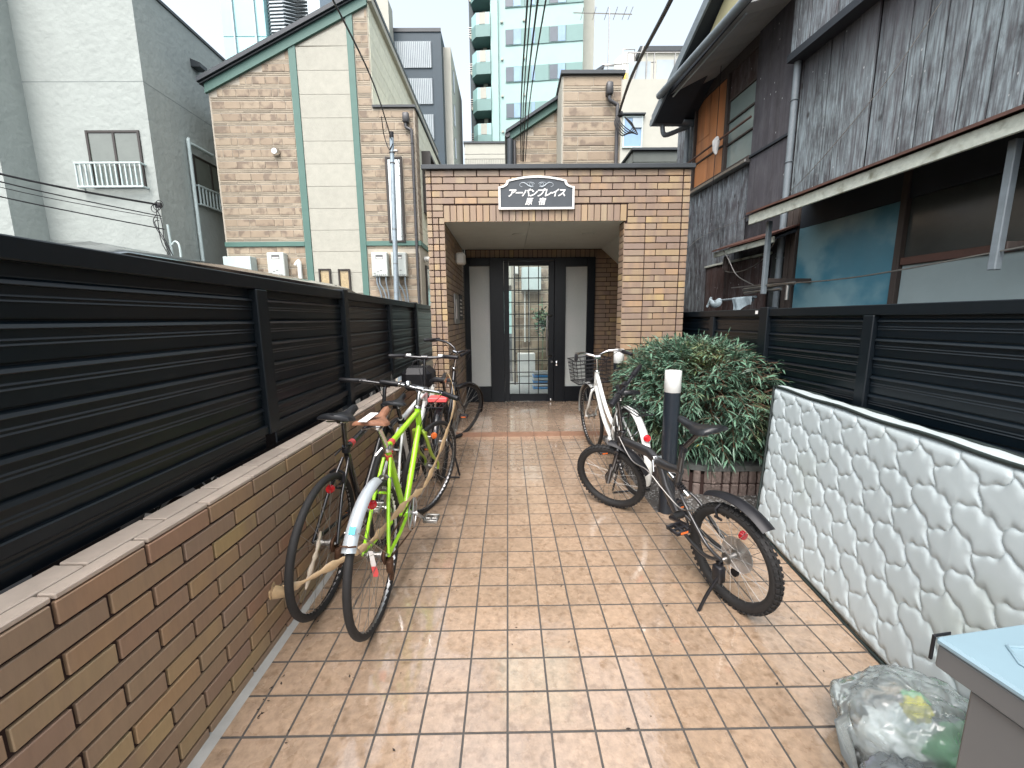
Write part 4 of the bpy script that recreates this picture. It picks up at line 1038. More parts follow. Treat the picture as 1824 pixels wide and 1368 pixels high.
o = thing('front_bag', 'dark padded bag hanging on the wall behind the city bicycle saddle', 'bag', (-.80,3.62,.80))
bag.build('bag_body', M_blkplas, o); MB().ring((0,0,.20),.06,.006,'y',18,6,0,math.pi).build('bag_handle', M_wire, o)
# ---- bicycle 5: white city bicycle with basket on the right
WCITY = dict(R=.333, tw=.0175, wb=1.07, bb=(.44,.29), hb=(.885,.665), ht=(.835,.83), st=(.24,.66), steer=3, type='low', paint=M_white, rim=M_alloy, tr=.018,
    clamp=(.815,0,.972), bar=[(0,0,0),(.03,.05,.02),(.035,.13,.045),(-.04,.215,.045),(-.18,.26,.02)], bar_m=M_chrome, stem_m=M_chrome, lever_m=M_steeldull, saddle=(.0,.80,.27,.10,.028,.07,.0), springs=True,
    crank=20, fenders=[('rear',18,205,.029,M_white,.020,.016),('front',-5,110,.029,M_white,.02,.016)], reflectors=[(-.318,.0,.535,.026,M_red)],
    kick=[[(0,.07,.33),(-.03,.12,.17),(-.02,.15,.03)],[(0,-.07,.33),(-.03,-.12,.17),(-.02,-.15,.03)],[(-.02,-.15,.012),(-.02,0,.012),(-.02,.15,.012)]])
w5, w5M, _ = bicycle('white city bicycle with a black wire basket between the bollards', (.955,3.02,-4.5,3), WCITY)
b = MB(); x0, x1, y0, y1, z0, z1 = .93,1.20,-.16,.16,.70,.93
for k in range(7):
    f_ = k/6; e = .018*f_; z = z0+(z1-z0)*f_
    b.tube([(x0-e*.3,y0-e,z),(x1+e,y0-e,z),(x1+e,y1+e,z),(x0-e*.3,y1+e,z)], .0035 if 0 < k < 6 else .0055, 5, closed=True)
for i in range(9):
    y = y0+(y1-y0)*i/8; b.tube([(x0,y*1.1,z1),(x0,y,z0),(x1,y,z0),(x1+.018,y*1.1,z1)], .0022, 4)
for i in range(1,8):
    x = x0+(x1-x0)*i/8; b.tube([(x,y0-.018,z1),(x,y0,z0),(x,y1,z0),(x,y1+.018,z1)], .0022, 4)
xf(b,w5M).build('basket', M_blkplas, w5)
b = MB()
for y in np.linspace(-.06,.06,5): b.cyl((-.28,y,.69),(.12,y,.69),.004,n=6)
b.cyl((-.28,-.06,.69),(-.28,.06,.69),.005,n=6)
for s in (-1,1): b.cyl((-.15,s*.06,.69),(0,s*.062,.333),.004,n=6)
b.build('carrier', M_blkplas, w5)
b = MB(); b.ring((.03,0,.52),.085,.0045,'x',22,5); b.build('lock_ring', M_chrome, w5)
b = MB(); b.lathe([(0,-.02),(.026,-.018),(.03,.0),(.022,.024),(0,.03)], (.965,0,.72), 'x', 14); xf(b,w5M).build('lamp', M_blkplas, w5)
# ---- bicycle 6: charcoal folding bicycle
BM = Matrix.Translation((.80,.07,.80)) @ Matrix.Rotation(R(62),4,'Z') @ Matrix.Rotation(R(-20),4,'X') @ Matrix.Translation((-.80,0,-.94))
FOLD = dict(R=.252, tw=.025, wb=1.02, bb=(.357,.285), hb=(.905,.515), ht=(.865,.625), st=(.315,.695), steer=34, type='fold', skew=True, knobs=True, paint=M_bikegry, fork_m=M_bikeblk, fork_r=.013, rim=M_alloy,
    clamp=(.80,0,.955), bar=[(0,0,0),(-.06,.085,-.03),(-.155,.215,-.065)], bar_m=M_bikeblk, stem_m=M_bikeblk, bar_mtx=Matrix.Identity(4), saddle=(.085,.865,.265,.082,.024,.06,-.01), post_m=M_bikeblk,
    crank=-13, ringR=.07, crank_m=M_bikeblk, crankL=.15, cog=.05, derailleur=True, reflectors=[(-.02,-.05,.36,.022,M_red)],
    fenders=[('rear',62,128,.036,M_blkplas,.062,.014),('front',100,165,.034,M_blkplas,.05,.014)], rbx=.06,
    kick=[[(0,.072,.245),(-.02,.085,.19)],[(-.02,.085,.20),(.0,.14,.10),(.01,.185,.008)]])
f6, _, _ = bicycle('charcoal folding bicycle with knobbly tyres in front of the near bollard', (1.07,1.777,-18.9,5), FOLD)
b = MB(); b.lathe([(.022,-.008),(.086,-.008),(.086,-.004),(.022,0)], (0,-.030,.252), 'y', 30); b.build('spoke_guard', M_alloy, f6)
b = MB(); b.lathe([(.006,-.10),(.015,-.095),(.017,.0)], (0,.07,.245), 'z', 12); b.bbox(-.03,.02,.06,.10,.15,.235,.006); b.build('stand_bracket', M_blkplas, f6)
b = MB(); b.tube(smooth_path([(.86,.03,.60),(.70,.05,.50),(.55,.05,.49),(.42,.05,.43),(.28,.05,.38),(.18,.05,.42)]), .0035, 6); b.build('gear_cable', M_steeldull, f6)
# ---- tan tape tying the left bicycles together, with a paper tag
pts = [(-.985,1.55,.325),(-.965,1.49,.335),(-.945,1.475,.335),(-.86,1.53,.35),(-.74,1.62,.385),(-.655,1.66,.42),(-.60,1.72,.45),(-.56,1.86,.475),(-.51,2.02,.50),(-.475,2.12,.50),(-.44,2.3,.57),(-.40,2.55,.70),(-.375,2.78,.86),(-.44,3.0,1.0),(-.50,3.16,.93)]
b = MB(); sp = smooth_path(pts,6); b.tube(sp, [.0105+.005*math.sin(i*.9)+.003*math.sin(i*2.3) for i in range(len(sp))], 8, flat=(1.35,.35))
o = b.build('packing_tape', M_tape); tag(o, 'tan packing tape strung round the bicycles on the left', 'tape')
b = MB(); b.tube([(-.96,1.49,.34),(-.93,1.46,.36),(-.91,1.50,.33),(-.93,1.52,.345)], [.012,.026,.022,.008], 7); b.build('tape_knot', M_tape, o)
t = thing('paper_tag', 'white and red paper tag hanging from the tan tape', 'tag', (-.615,1.655,.41))
b = MB(); b.add([(-.010,0,0),(.010,0,0),(.020,.004,-.075),(-.002,.004,-.078)], [(0,1,2,3)]); b.add([(-.010,.0015,0),(.010,.0015,0),(.020,.0055,-.075),(-.002,.0055,-.078)], [(3,2,1,0)]); b.build('tag_strip', M_whitetag, t, fixn=False)
MB().add([(-.003,.0035,-.077),(.021,.0035,-.074),(.030,.0055,-.125),(.003,.0055,-.128)], [(0,1,2,3)]).build('red_end', M_redtag, t, fixn=False)
# ================================================================ MATTRESS
def mattress():
    t = thing('mattress', 'white quilted mattress with dark piping leaning on its side against the black fence', 'mattress', (0,0,0))
    B0, B1 = V3((1.602,2.47,.055)), V3((1.40,.62,.016)); T0, T1 = V3((1.778,2.665,.955)), V3((1.548,.80,.945))
    n = ((B1-B0).cross(T0-B0)).normalized()
    if n.x > 0: n = -n
    def S2(u,v): 
        a = B0.lerp(B1,u); b_ = T0.lerp(T1,u); p = a.lerp(b_,v); return p-n*(.018*math.sin(math.pi*v))*math.sin(math.pi*min(1,u*1.3+.1))
    NU, NV = 520, 260; Lu, Lv = 1.88, .93
    uu = np.linspace(0,1,NU+1); vv = np.linspace(0,1,NV+1); U, V = np.meshgrid(uu, vv, indexing='ij')
    X = U*Lu; Z = V*Lv
    px, pz = .172, .114                            # staggered puffs with wavy scalloped seams
    Xw = X+.013*np.sin(2*np.pi*Z/(pz)*1.0+.6)+.006*np.sin(2*np.pi*X/px*2); Zw = Z+.011*np.sin(2*np.pi*X/px*1.0+.4)+.006*np.sin(2*np.pi*(X/px*3))
    d1 = np.full(X.shape, 9.); d2 = np.full(X.shape, 9.)
    for rr in range(-1, int(Lv/pz)+3):
        dz = (Zw-rr*pz)*1.18; lo = (rr%2)*.5
        xx = (Xw/px-lo); dx = (xx-np.round(xx))*px
        for kk in (-1,0,1):
            dd = np.sqrt((dx+kk*px)**2+dz**2); m1 = dd < d1
            d2 = np.where(m1, d1, np.minimum(d2, dd)); d1 = np.where(m1, dd, d1)
    g_ = np.clip((d2-d1)/.07,0,1); h = g_; pw = 1/(1+np.exp(-(d2**2-d1**2)/.0030)); hh = .55*np.clip((pw-.5)*2,0,1)**.8+.45*(1-np.exp(-g_*4))
    edge = np.minimum.reduce([U*Lu, (1-U)*Lu, V*Lv, (1-V)*Lv]); ef = np.clip(edge/.05,0,1)
    H = .0088*hh*np.clip(edge/.025,0.15,1)-(.022*(1-ef)**2)
    wr = .0016*np.sin(X*90+3*np.sin(Z*40))*np.exp(-h*3); H = H+wr*ef
    vs = []
    for i in range(NU+1):
        for j in range(NV+1): vs.append(S2(uu[i], vv[j])+n*float(H[i,j]))
    fs = [(i*(NV+1)+j, (i+1)*(NV+1)+j, (i+1)*(NV+1)+j+1, i*(NV+1)+j+1) for i in range(NU) for j in range(NV)]
    b = MB(); b.add(vs, fs, True); me = b.mesh('quilted_face', M_matt); put('quilted_face', me, t)
    D = .195
    cr = lambda u,v,d: S2(u,v)-n*d
    b = MB(); ring = [(u,1.0) for u in np.linspace(0,1,40)]+[(1.0,v) for v in np.linspace(1,0,12)[1:]]+[(u,0.0) for u in np.linspace(1,0,40)[1:]]+[(0.0,v) for v in np.linspace(0,1,12)[1:-1]]
    m_ = len(ring); vs = []
    for k in range(7):
        d = .004+D*k/6; bul = .014*math.sin(math.pi*k/6)
        for (u,v) in ring:
            q = cr(u,v,d); out = (V3((0,0,1))*((1 if v >= 1 else 0)-(1 if v <= 0 else 0))*.8)+((B1-B0).normalized()*((1 if u >= 1 else 0)-(1 if u <= 0 else 0)))
            vs.append(q+out*(bul+.0035*math.sin(u*70+k)))
    fs = [(k*m_+i,k*m_+(i+1)%m_,(k+1)*m_+(i+1)%m_,(k+1)*m_+i) for k in range(6) for i in range(m_)]
    fs.append(tuple(6*m_+i for i in range(m_)))
    b.add(vs, fs, True); b.build('side_panel', M_matt, t)
    for d, nm in ((.004,'front_piping'),(.004+D,'back_piping')):
        b = MB(); b.tube([cr(u,v,d)+V3((0,0,.004*math.sin(u*23))) for (u,v) in ring], .0085, 8, closed=True); b.build(nm, M_pipe, t)
mattress()
# ================================================================ METAL BOX AND LITTER BAGS (near right)
t = thing('storage_box', 'grey metal storage box with a pale blue embossed lid in the near right corner', 'box', (.825,.694,0), R(8))
W_, L_ = .62, .62
MB().bbox(.012,W_,-L_,-.055,.02,.735,.004).build('box_body', M_grybox, t)
MB().bbox(.0085,.0115,-.175,-.168,.03,.69,.0008).build('door_gap', M_blkplas, t)
lid = MB().bbox(0,W_+.05,-L_-.05,0,.784,.800,.005).build('lid', M_lid, t)
MB().bbox(.004,W_+.04,-L_-.04,-.004,.7365,.7838,.003).build('lid_skirt', M_grybox, t)
MB().bbox(-.003,.002,-.002,.003,.748,.801,.0008).build('corner_trim', M_blkplas, lid); MB().bbox(.0025,.040,.0005,.003,.7945,.8012,.0008).build('corner_trim', M_blkplas, lid)
b = MB(); b.tube([(.10,-.045,.801),(.16,-.06,.801),(.17,-.09,.801),(.17,-.44,.801),(.15,-.47,.801),(.09,-.47,.801),(.07,-.44,.801),(.07,-.08,.801)], .0035, 6, closed=True); b.build('embossed_border', M_lid, lid)
b = MB(); y = -.10
for i in range(10):
    h_ = rng.uniform(.012,.03); w_ = rng.uniform(.010,.022); xo = rng.uniform(.10,.12)
    if i < 7: b.bbox(xo,xo+h_,y-w_,y,.8,.8035,.0012)
    y -= w_+.012
b.tube([(.095,-.33,.801),(.145,-.36,.801)], .004, 6); b.tube([(.145,-.33,.801),(.095,-.36,.801)], .004, 6)
b.ring((.12,-.40,.801), .022, .004, 'z', 20, 5); b.build('embossed_mark', M_lid, lid)
def litter_bag(name, label, c, sx, sy, sz, seed, knot=None, fill=()):
    t = thing(name, label, 'litter bag', c)
    nu, nv = 180, 90; vs = []; rr = np.random.default_rng(seed)
    for j in range(nv+1):
        ph = -math.pi/2+math.pi*j/nv
        for i in range(nu):
            th = 2*math.pi*i/nu; d = V3((math.cos(ph)*math.cos(th), math.cos(ph)*math.sin(th), math.sin(ph)))
            dw = d+V3((mnoise.noise(d*3),mnoise.noise(d*3+V3((7,0,0))),mnoise.noise(d*3+V3((0,7,0)))))*.12
            k = 1+.12*mnoise.noise(d*1.7+V3((seed,0,0)))+.10*(.45-abs(mnoise.noise(dw*3.2+V3((0,seed,0)))))+.055*(.4-abs(mnoise.noise(dw*7.5+V3((seed,seed,0)))))+.02*(.4-abs(mnoise.noise(dw*15)))
            q = V3((d.x*sx, d.y*sy, max(d.z*sz, -.97*sz*.8)))*k
            if knot:                                         # pleats radiating from the knot
                kd = V3(knot).normalized(); w = max(0, d.dot(kd)); ax = kd.orthogonal().normalized(); bx_ = kd.cross(ax)
                an = math.atan2(d.dot(bx_), d.dot(ax)); q += d*(.13*sx*(abs(math.sin(an*8+2*mnoise.noise(d*3)))-.4)*(w**.9)*(1-w**6)); 
                q = q.lerp(V3(knot), max(0,(w-.80)/.20)**1.4*.98)
            vs.append(q)
    fs = [(j*nu+i, j*nu+(i+1)%nu, (j+1)*nu+(i+1)%nu, (j+1)*nu+i) for j in range(nv) for i in range(nu)]
    b = MB(); b.add(vs, fs, True); b.build('bag_film', M_bag, t, fixn=False)
    for k,(p,r_,m_) in enumerate(fill):
        b = MB(); nu2, nv2 = 20, 12; vs = []
        for j in range(nv2+1):
            ph = -math.pi/2+math.pi*j/nv2
            for i in range(nu2):
                th = 2*math.pi*i/nu2; d = V3((math.cos(ph)*math.cos(th), math.cos(ph)*math.sin(th), math.sin(ph)))
                vs.append(V3(p)+V3((d.x*r_[0],d.y*r_[1],d.z*r_[2]))*(1+.4*mnoise.noise(d*2.6+V3((k*5,seed,1)))))
        b.add(vs, [(j*nu2+i, j*nu2+(i+1)%nu2, (j+1)*nu2+(i+1)%nu2, (j+1)*nu2+i) for j in range(nv2) for i in range(nu2)], True)
        b.build('litter', m_, t, fixn=False)
    return t
lb = litter_bag('litter_bag', 'knotted translucent litter bag with green and yellow contents below the mattress', (1.255,1.07,.118), .205,.175,.148, 3, (.20,-.09,.07),
    [((.11,-.07,-.02),(.085,.085,.10),M_greenlit),((.0,.0,.09),(.035,.03,.035),M_yellowlit),((.03,.03,.085),(.03,.03,.03),M_greenlit),((-.10,-.03,-.05),(.07,.09,.09),M_paleplas),((.05,.06,-.07),(.10,.08,.07),M_paleplas)])
b = MB(); q = [V3((-.19,.03,.05)),V3((-.235,.02,.035)),V3((-.245,-.03,-.03)),V3((-.215,-.07,-.09)),V3((-.16,-.05,-.10))]
b.add([tuple(v) for v in q]+[tuple(v*.97+V3((0,0,-.004))) for v in q], [(0,1,2,3,4),(9,8,7,6,5)]+[(i,(i+1)%5,(i+1)%5+5,i+5) for i in range(5)]); b.build('bag_corner', M_bag, lb)
litter_bag('litter_bag', 'second pale litter bag at the very bottom edge beside the storage box', (1.10,.90,.085), .14,.10,.105, 11, (.05,.10,.02), [((0,0,-.01),(.08,.05,.05),M_lilac)])
# ================================================================ NEIGHBOURING HOUSES
def clip_x(poly, z):
    xs = []
    for i in range(len(poly)):
        (x0,z0),(x1,z1) = poly[i], poly[(i+1)%len(poly)]
        if (z0-z)*(z1-z) < 0: xs.append(x0+(x1-x0)*(z-z0)/(z1-z0))
    xs.sort(); return xs
def stone_face(parent, poly, y, zmin, zmax, pitch=.235, wmean=.27, limit=300, holes=()):
    """big blocks as single parts, the thin split courses between them joined; face towards -y"""
    thin = MB(); n = 0; z = zmax
    def ok(x0,x1,z0,z1): return not any(x0 < h[1] and x1 > h[0] and z0 < h[3] and z1 > h[2] for h in holes)
    while z > zmin:
        for (h, big) in ((.148,True),(.038,False),(.038,False)):
            z1, z0 = z, z-h+.007
            a, b_ = clip_x(poly, z1+.001), clip_x(poly, z0)
            if len(a) >= 2 and len(b_) >= 2:
                xL, xR = max(a[0],b_[0])+.012, min(a[-1],b_[-1])-.012; segs = [(xL,xR)]
                for h_ in holes:
                    if z0 < h_[3] and z1 > h_[2]: segs = [q for (p,r_) in segs for q in ((p,min(r_,h_[0])),(max(p,h_[1]),r_)) if q[1]-q[0] > .03]
                for (x,xr) in segs:
                  while x < xr-.03:
                    w = wmean*rng.choice([.5,.75,1.0,1.0,1.25,1.5])*(1 if big else 1.4); x1 = min(x+w, xr)
                    if xr-x1 < .08: x1 = xr
                    if x1-x > .03:
                        if big and n < limit:
                            put('stone_block', cached(('sb',round(x1-x,2)), lambda: MB().bbox(-round(x1-x,2)/2+.003,round(x1-x,2)/2-.004,-.006,.01,-.0705,.0705,.004).mesh('stone_block', M_stone)), parent, ((x+x1)/2, y+rng.normal(0,.0015), (z0+z1)/2)); n += 1
                        else: thin.bbox(x,x1-.007,y-.005,y+.006,z0,z1,.003)
                    x = x1
            z -= h
        z -= pitch-.224
    if thin.v:
        o = thin.build('thin_stone_course', M_stonej2, parent, fixn=False); o['kind'] = 'stuff'
M_stonej2 = mat('brown_siding_thin', (.31,.265,.20), .75, island=.25, noise=(4,.18), bump=(30,.3,.01))
# ---- house B: brown stone-pattern siding with sage green trim
hb_ = thing('siding_house', 'tall brown siding house with sage green trim and a slanted roof left of the gatehouse', 'house', (0,0,0))
FY = 9.4
outline = [(-6.20,-.1),(-1.93,-.1),(-1.93,5.82),(-2.80,5.82),(-2.80,7.86),(-6.20,6.27)]
b = MB(); b.prism(outline, FY+.002, FY+8, 'xz'); b.build('wall', M_stonej, hb_)
lp = [(-6.18,1),(-4.46,1),(-4.46,6.95),(-6.18,6.13)]; rp = [(-3.10,1),(-1.935,1),(-1.935,5.80),(-2.80,5.80),(-2.80,7.70),(-3.10,7.55)]
stone_face(hb_, lp, FY, 3.14, 6.90); stone_face(hb_, rp, FY, 3.14, 7.66, holes=[(-2.60,-2.22,3.05,4.88)])
stone_face(hb_, [(-6.18,1),(-4.46,1),(-4.46,3.04),(-6.18,3.04)], FY, 1.7, 3.03, limit=60); stone_face(hb_, [(-3.10,1),(-1.935,1),(-1.935,3.02),(-3.10,3.02)], FY, 1.7, 3.02, limit=60)
z = 2.02; k = 0
while z < 7.5:                                           # cream panels between the trims
    z1 = z+.445; a = 6.95+(-4.31+4.46)*.468-.05
    zl = min(z1, 6.97); zr = min(z1, 7.50)
    b = MB(); vs = [(-4.305,z),(-3.245,z),(-3.245,zr),(-4.305,zl)] if z < 6.97 else [(-4.305+(z-6.97)/.468,z),(-3.245,z),(-3.245,zr)]
    b.prism(vs, FY-.016, FY+.001, 'xz'); b.build('cream_panel', M_panel, hb_); z = z1+.007
for (x0,x1,z0,z1) in ((-4.455,-4.31,1.8,7.02),(-3.24,-3.105,1.8,7.60)): MB().bbox(x0,x1,FY-.035,FY+.0,z0,z1,.004).build('trim_strip', M_trim, hb_)
for (x0,x1) in ((-6.205,-4.4565),(-3.1035,-1.90)): MB().bbox(x0,x1,FY-.033,FY+.0,3.035,3.135,.004).build('trim_band', M_trim, hb_)
def slope_bar(x0,z0,x1,z1,t,y0,y1): return MB().prism([(x0,z0),(x1,z1),(x1,z1+t),(x0,z0+t)], y0, y1, 'xz')
slope_bar(-6.24,6.10,-2.79,7.715,.20,FY-.055,FY-.001).build('barge_board', M_trim, hb_)
rf = slope_bar(-6.33,6.275,-2.70,7.975,.085,FY-.14,FY+8.1).build('roof', M_roofd, hb_)
slope_bar(-6.31,6.245,-2.72,7.93,.024,FY-.10,FY-.056).build('roof_edge', M_capmetal, rf)
for i in range(6):
    y = FY+.05; z0 = 5.87+i*.335; MB().bbox(-2.798,-2.783,FY+.02,FY+7.9,z0,min(z0+.327,7.80),.003).build('cream_board', M_creamw, hb_)
MB().box(-2.782,-2.70,FY-.02,FY+8,7.80,7.93).build('eave_board', M_panel, hb_)
MB().bbox(-2.80,-1.895,FY-.045,FY+.15,5.822,5.872,.004).build('coping', M_capmetal, hb_)
MB().bbox(-1.98,-1.875,FY+.151,FY+8,5.815,5.868,.004).build('coping', M_capmetal, hb_)
for i in range(8):
    z0 = 3.15+i*.333; MB().bbox(-1.929,-1.912,FY+.32,FY+7.9,z0,z0+.325,.003).build('cream_board', M_creamw, hb_)
for i in range(16):
    z0 = 3.15+i*.166; MB().bbox(-1.929,-1.915,FY+.002,FY+.31,z0,z0+.158,.004).build('corner_stone', M_stone, hb_)
MB().bbox(-1.929,-1.895,FY+.002,FY+8,3.035,3.135,.004).build('trim_band', M_trim, hb_)
def window(parent, x0,x1,z0,z1,y, fr=.035, gm=None, fm=None, dep=.05, bars=()):
    b = MB(); b.bbox(x0,x0+fr,y-dep,y,z0,z1,.003); b.bbox(x1-fr,x1,y-dep,y,z0,z1,.003); b.bbox(x0+fr+.0005,x1-fr-.0005,y-dep+.002,y,z1-fr,z1-.0005,.003); b.bbox(x0+fr+.0005,x1-fr-.0005,y-dep+.002,y,z0+.0005,z0+fr,.003)
    for xb in bars: b.bbox(xb-fr*.5,xb+fr*.5,y-dep+.003,y,z0+fr+.0005,z1-fr-.0005,.002)
    w = b.build('window', fm or M_frame, parent)
    MB().box(x0+fr*.9,x1-fr*.9,y-dep*.45,y-dep*.3,z0+fr*.9,z1-fr*.9).build('pane', gm or M_glassy, w); return w
window(hb_, -2.59,-2.23,3.10,4.86, FY-.002, .045)
window(hb_, -4.19,-3.93,1.75,2.55, FY-.018, .035, M_amber); window(hb_, -3.76,-3.50,1.75,2.54, FY-.018, .035, M_amber)
b = MB(); b.bbox(-1.93,-1.72,9.92,9.99,3.85,5.18,.004); b.bbox(-1.93,-1.72,11.3,11.37,3.85,5.18,.004); b.bbox(-1.93,-1.72,9.9905,11.2995,5.11,5.179,.004); b.bbox(-1.93,-1.72,9.9905,11.2995,3.851,3.92,.004); w = b.build('window', M_frame, hb_); MB().box(-1.85,-1.84,9.98,11.31,3.91,5.12).build('pane', M_glassy, w)
b = MB(); b.bbox(-1.93,-1.885,9.88,9.93,1.6,2.67,.004); b.bbox(-1.93,-1.885,10.5,10.55,1.6,2.67,.004); b.bbox(-1.93,-1.885,9.9305,10.4995,2.62,2.669,.004); w = b.build('window', M_frame, hb_); MB().box(-1.915,-1.905,9.93,10.5,1.6,2.63).build('pane', M_winpane, w)
b = MB(); b.lathe([(0,-.07),(.05,-.07),(.055,-.06),(.055,.10)], (-1.85,9.78,2.80), 'x', 16); b.build('vent_pipe', M_whiteplas, hb_)
b = MB(); b.lathe([(0,-.10),(.055,-.095),(.075,-.06),(.08,-.02),(.08,0)], (-4.895,FY-.014,4.96), 'y', 20); b.build('vent_hood', M_chrome, hb_)
b = MB(); b.bbox(-2.16,-2.03,FY-.13,FY-.015,5.50,5.70,.02); b.tube(smooth_path([(-2.10,FY-.07,5.51),(-2.10,FY-.07,5.42),(-2.0,FY-.075,5.36),(-1.985,FY-.075,5.25),(-1.985,FY-.075,4.0),(-1.985,FY-.075,1.4)],4), .032, 10)
for z in (5.1,4.2,3.25,2.3): b.ring((-1.985,FY-.075,z), .034, .006, 'z', 14, 5)
b.build('drainpipe', M_piped, hb_)
def heater(x0, x1, z0, z1, label):
    t = thing('water_heater', label, 'water heater', ((x0+x1)/2, FY-.02, z0), group='gas water heaters on the brown house')
    w = (x1-x0)/2; h = z1-z0
    MB().bbox(-w,w,-.17,0,0,h,.012).build('casing', M_heater, t); MB().bbox(-w*.45,w*.5,-.1715,-.160,h*.72,h*.90,.004).build('flue_recess', M_grybox, t); MB().bbox(-w*.36,w*.42,-.176,-.172,h*.74,h*.80,.002).build('flue_grille', M_whiteplas, t)
    for i in range(3): MB().box(-w*.8+i*.07,-w*.8+i*.07+.05,-.1712,-.1702,.06+.03*i,.075+.03*i).build('label_print', M_grybox, t)
    for i in range(6): MB().box(-w*.7+i*.045,-w*.7+i*.045+.03,-.1712,-.1702,.02,.04).build('label_print', M_grybox, t)
    b = MB()
    for (dx,e) in ((-.09,.10),(-.03,.16),(.11,.05)): b.tube(smooth_path([(dx,-.10,.01),(dx,-.10,-.15),(dx+e*.5,-.08,-.32),(dx+e,-.05,-.7)],4), .018, 8)
    b.build('pipes', M_galv, t)
heater(-5.23,-4.86,2.38,2.885,'white gas water heater beside the white vent stub on the left of the brown house'); heater(-2.965,-2.62,2.36,2.87,'left one of the two white gas water heaters behind the pole'); heater(-2.535,-2.21,2.36,2.867,'right one of the two white gas water heaters, next to the dark drainpipe')
b = MB(); b.bbox(-6.14,-5.55,FY-.25,FY-.02,1.9,2.80,.006); o = b.build('meter_cabinet', M_rail); tag(o, 'pale grey meter cabinet just showing above the fence at the brown house', 'cabinet')
b = MB(); b.tube(smooth_path([(-4.66,FY-.10,2.62),(-4.60,FY-.10,2.68),(-4.575,FY-.10,2.60),(-4.575,FY-.10,1.5)],4), .045, 10); o = b.build('vent_stub', M_whiteplas); tag(o, 'short white bent vent pipe beside the green trim', 'pipe')
# ---- house A: white stucco block
ha = thing('stucco_house', 'large white stucco building at the upper left with two railed windows', 'building', (0,0,0))
b = MB(); b.box(-24,-6.80,8.5,20,-.1,7.62); b.build('wall', M_stucco, ha); b = MB(); b.box(-24,-9.05,7.9,8.4995,-.1,9.6); b.build('pier', M_stucco, ha)
b = MB(); b.box(-24,-6.77,8.47,20.05,7.62,7.68); b.build('parapet_cap', M_capmetal, ha); MB().box(-24,-6.7985,8.4985,20,5.87,5.885).build('joint_line', M_stuccog, ha); MB().box(-24,-6.7986,8.4986,20,2.62,2.635).build('joint_line', M_stuccog, ha)
w = window(ha, -8.02,-7.0,4.0,5.03, 8.505, .045, M_curtain, dep=.03, bars=(-7.50,))
def railing(parent, x0,x1,z0,z1,y,d,n):
    b = MB(); b.bbox(x0,x1,y-d,y-d+.035,z1-.035,z1,.004); b.bbox(x0,x1,y-d,y-d+.035,z0,z0+.035,.004)
    for s in (x0,x1-.03): b.bbox(s+.001,s+.029,y-d+.0355,y,z1-.034,z1-.001,.003); b.bbox(s+.001,s+.029,y-d+.0355,y,z0+.001,z0+.034,.003)
    r_ = b.build('railing', M_rail, parent)
    for i in range(n): x = x0+.02+(x1-x0-.04)*i/(n-1); MB().box(x-.012,x+.012,y-d+.005,y-d+.03,z0+.0352,z1-.0352).build('baluster', M_rail, r_)
railing(ha, -8.22,-6.96,3.97,4.43, 8.5, .14, 14)
def side(m): return m
sw = thing('tmp','x','x'); bpy.data.objects.remove(sw)
# side window on the face that runs back (x = -6.8): built rotated
rot = Matrix.Translation((-6.80,0,0)) @ Matrix.Rotation(R(90),4,'Z')
def rotput(o): o.matrix_basis = rot @ o.matrix_basis; return o
rotput(window(ha, 9.52,10.60,3.98,5.0, -.002, .045, M_curtain, dep=.03, bars=(10.06,)))
before = set(ha.children); railing(ha, 9.50,10.70,3.95,4.37, 0, .10, 12)
for o in set(ha.children)-before: rotput(o)
b = MB(); b.tube(smooth_path([(-6.74,10.1,5.17),(-6.74,9.5,5.17),(-6.74,9.42,5.14),(-6.74,9.40,5.0),(-6.74,9.40,2.2)],4), .035, 10); b.build('downpipe', M_rail, ha)
for (y,z) in ((9.95,6.93),(10.6,6.80)): b = MB(); b.prism([(0,.10),(.20,.02),(.20,-.06),(.0,-.06)], y-.11, y+.11, 'xz'); o = b.build('vent_cowl', M_capmetal, ha); o.location = (-6.80,0,z)
# service cables to house A
def cable(label, pts, r, m=None, nm='cable'):
    b = MB(); b.tube(smooth_path(pts,8), r, 6); o = b.build(nm, m or M_wire); return tag(o, label, 'cable')
cable('upper thin cable crossing the white building window', [(-9.5,6.2,4.35),(-8.3,7.4,3.85),(-6.83,8.40,3.66)], .006)
cable('thick black cable sagging to the white building corner', [(-8.2,5.2,3.72),(-7.4,6.8,3.60),(-6.75,8.38,3.66)], .016)
cable('second black cable just below the thick one on the white building', [(-8.2,5.3,3.66),(-7.5,6.8,3.50),(-6.70,8.37,3.44)], .010)
cable('thin cable between the thick and the lowest one at the white building', [(-8.2,5.3,3.60),(-7.5,6.8,3.42),(-6.70,8.37,3.40)], .006)
cable('lowest cable running to the white building corner', [(-8.2,5.3,3.42),(-7.5,6.8,3.28),(-6.68,8.37,3.20)], .010)
b = MB(); 
for k in range(4): b.tube(smooth_path([(-6.78+rng.normal(0,.05),8.36,3.66-.1*k),(-6.72+rng.normal(0,.05),8.33,3.3),(-6.68+rng.normal(0,.04),8.34,2.9),(-6.52+rng.normal(0,.05),8.40,2.45)],6), .008, 5)
for k in range(3): b.ring((-6.80+.05*k,8.36,3.58+.04*k), .07, .007, 'y', 18, 5)
b.bbox(-6.80,-6.69,8.36,8.42,3.60,3.70,.01); o = b.build('cable_tangle', M_wire); tag(o, 'tangle of black service cables at the white building corner', 'cable')
b = MB(); b.tube([(-6.66,8.44,3.3),(-6.63,8.44,2.2)], .022, 8); b.tube(smooth_path([(-6.50,8.44,2.2),(-6.48,8.44,2.85),(-6.55,8.44,2.98),(-6.62,8.44,2.92)],5), .02, 8); o = b.build('conduit', M_rail); tag(o, 'white conduit pipes below the cables at the white building corner', 'pipe')
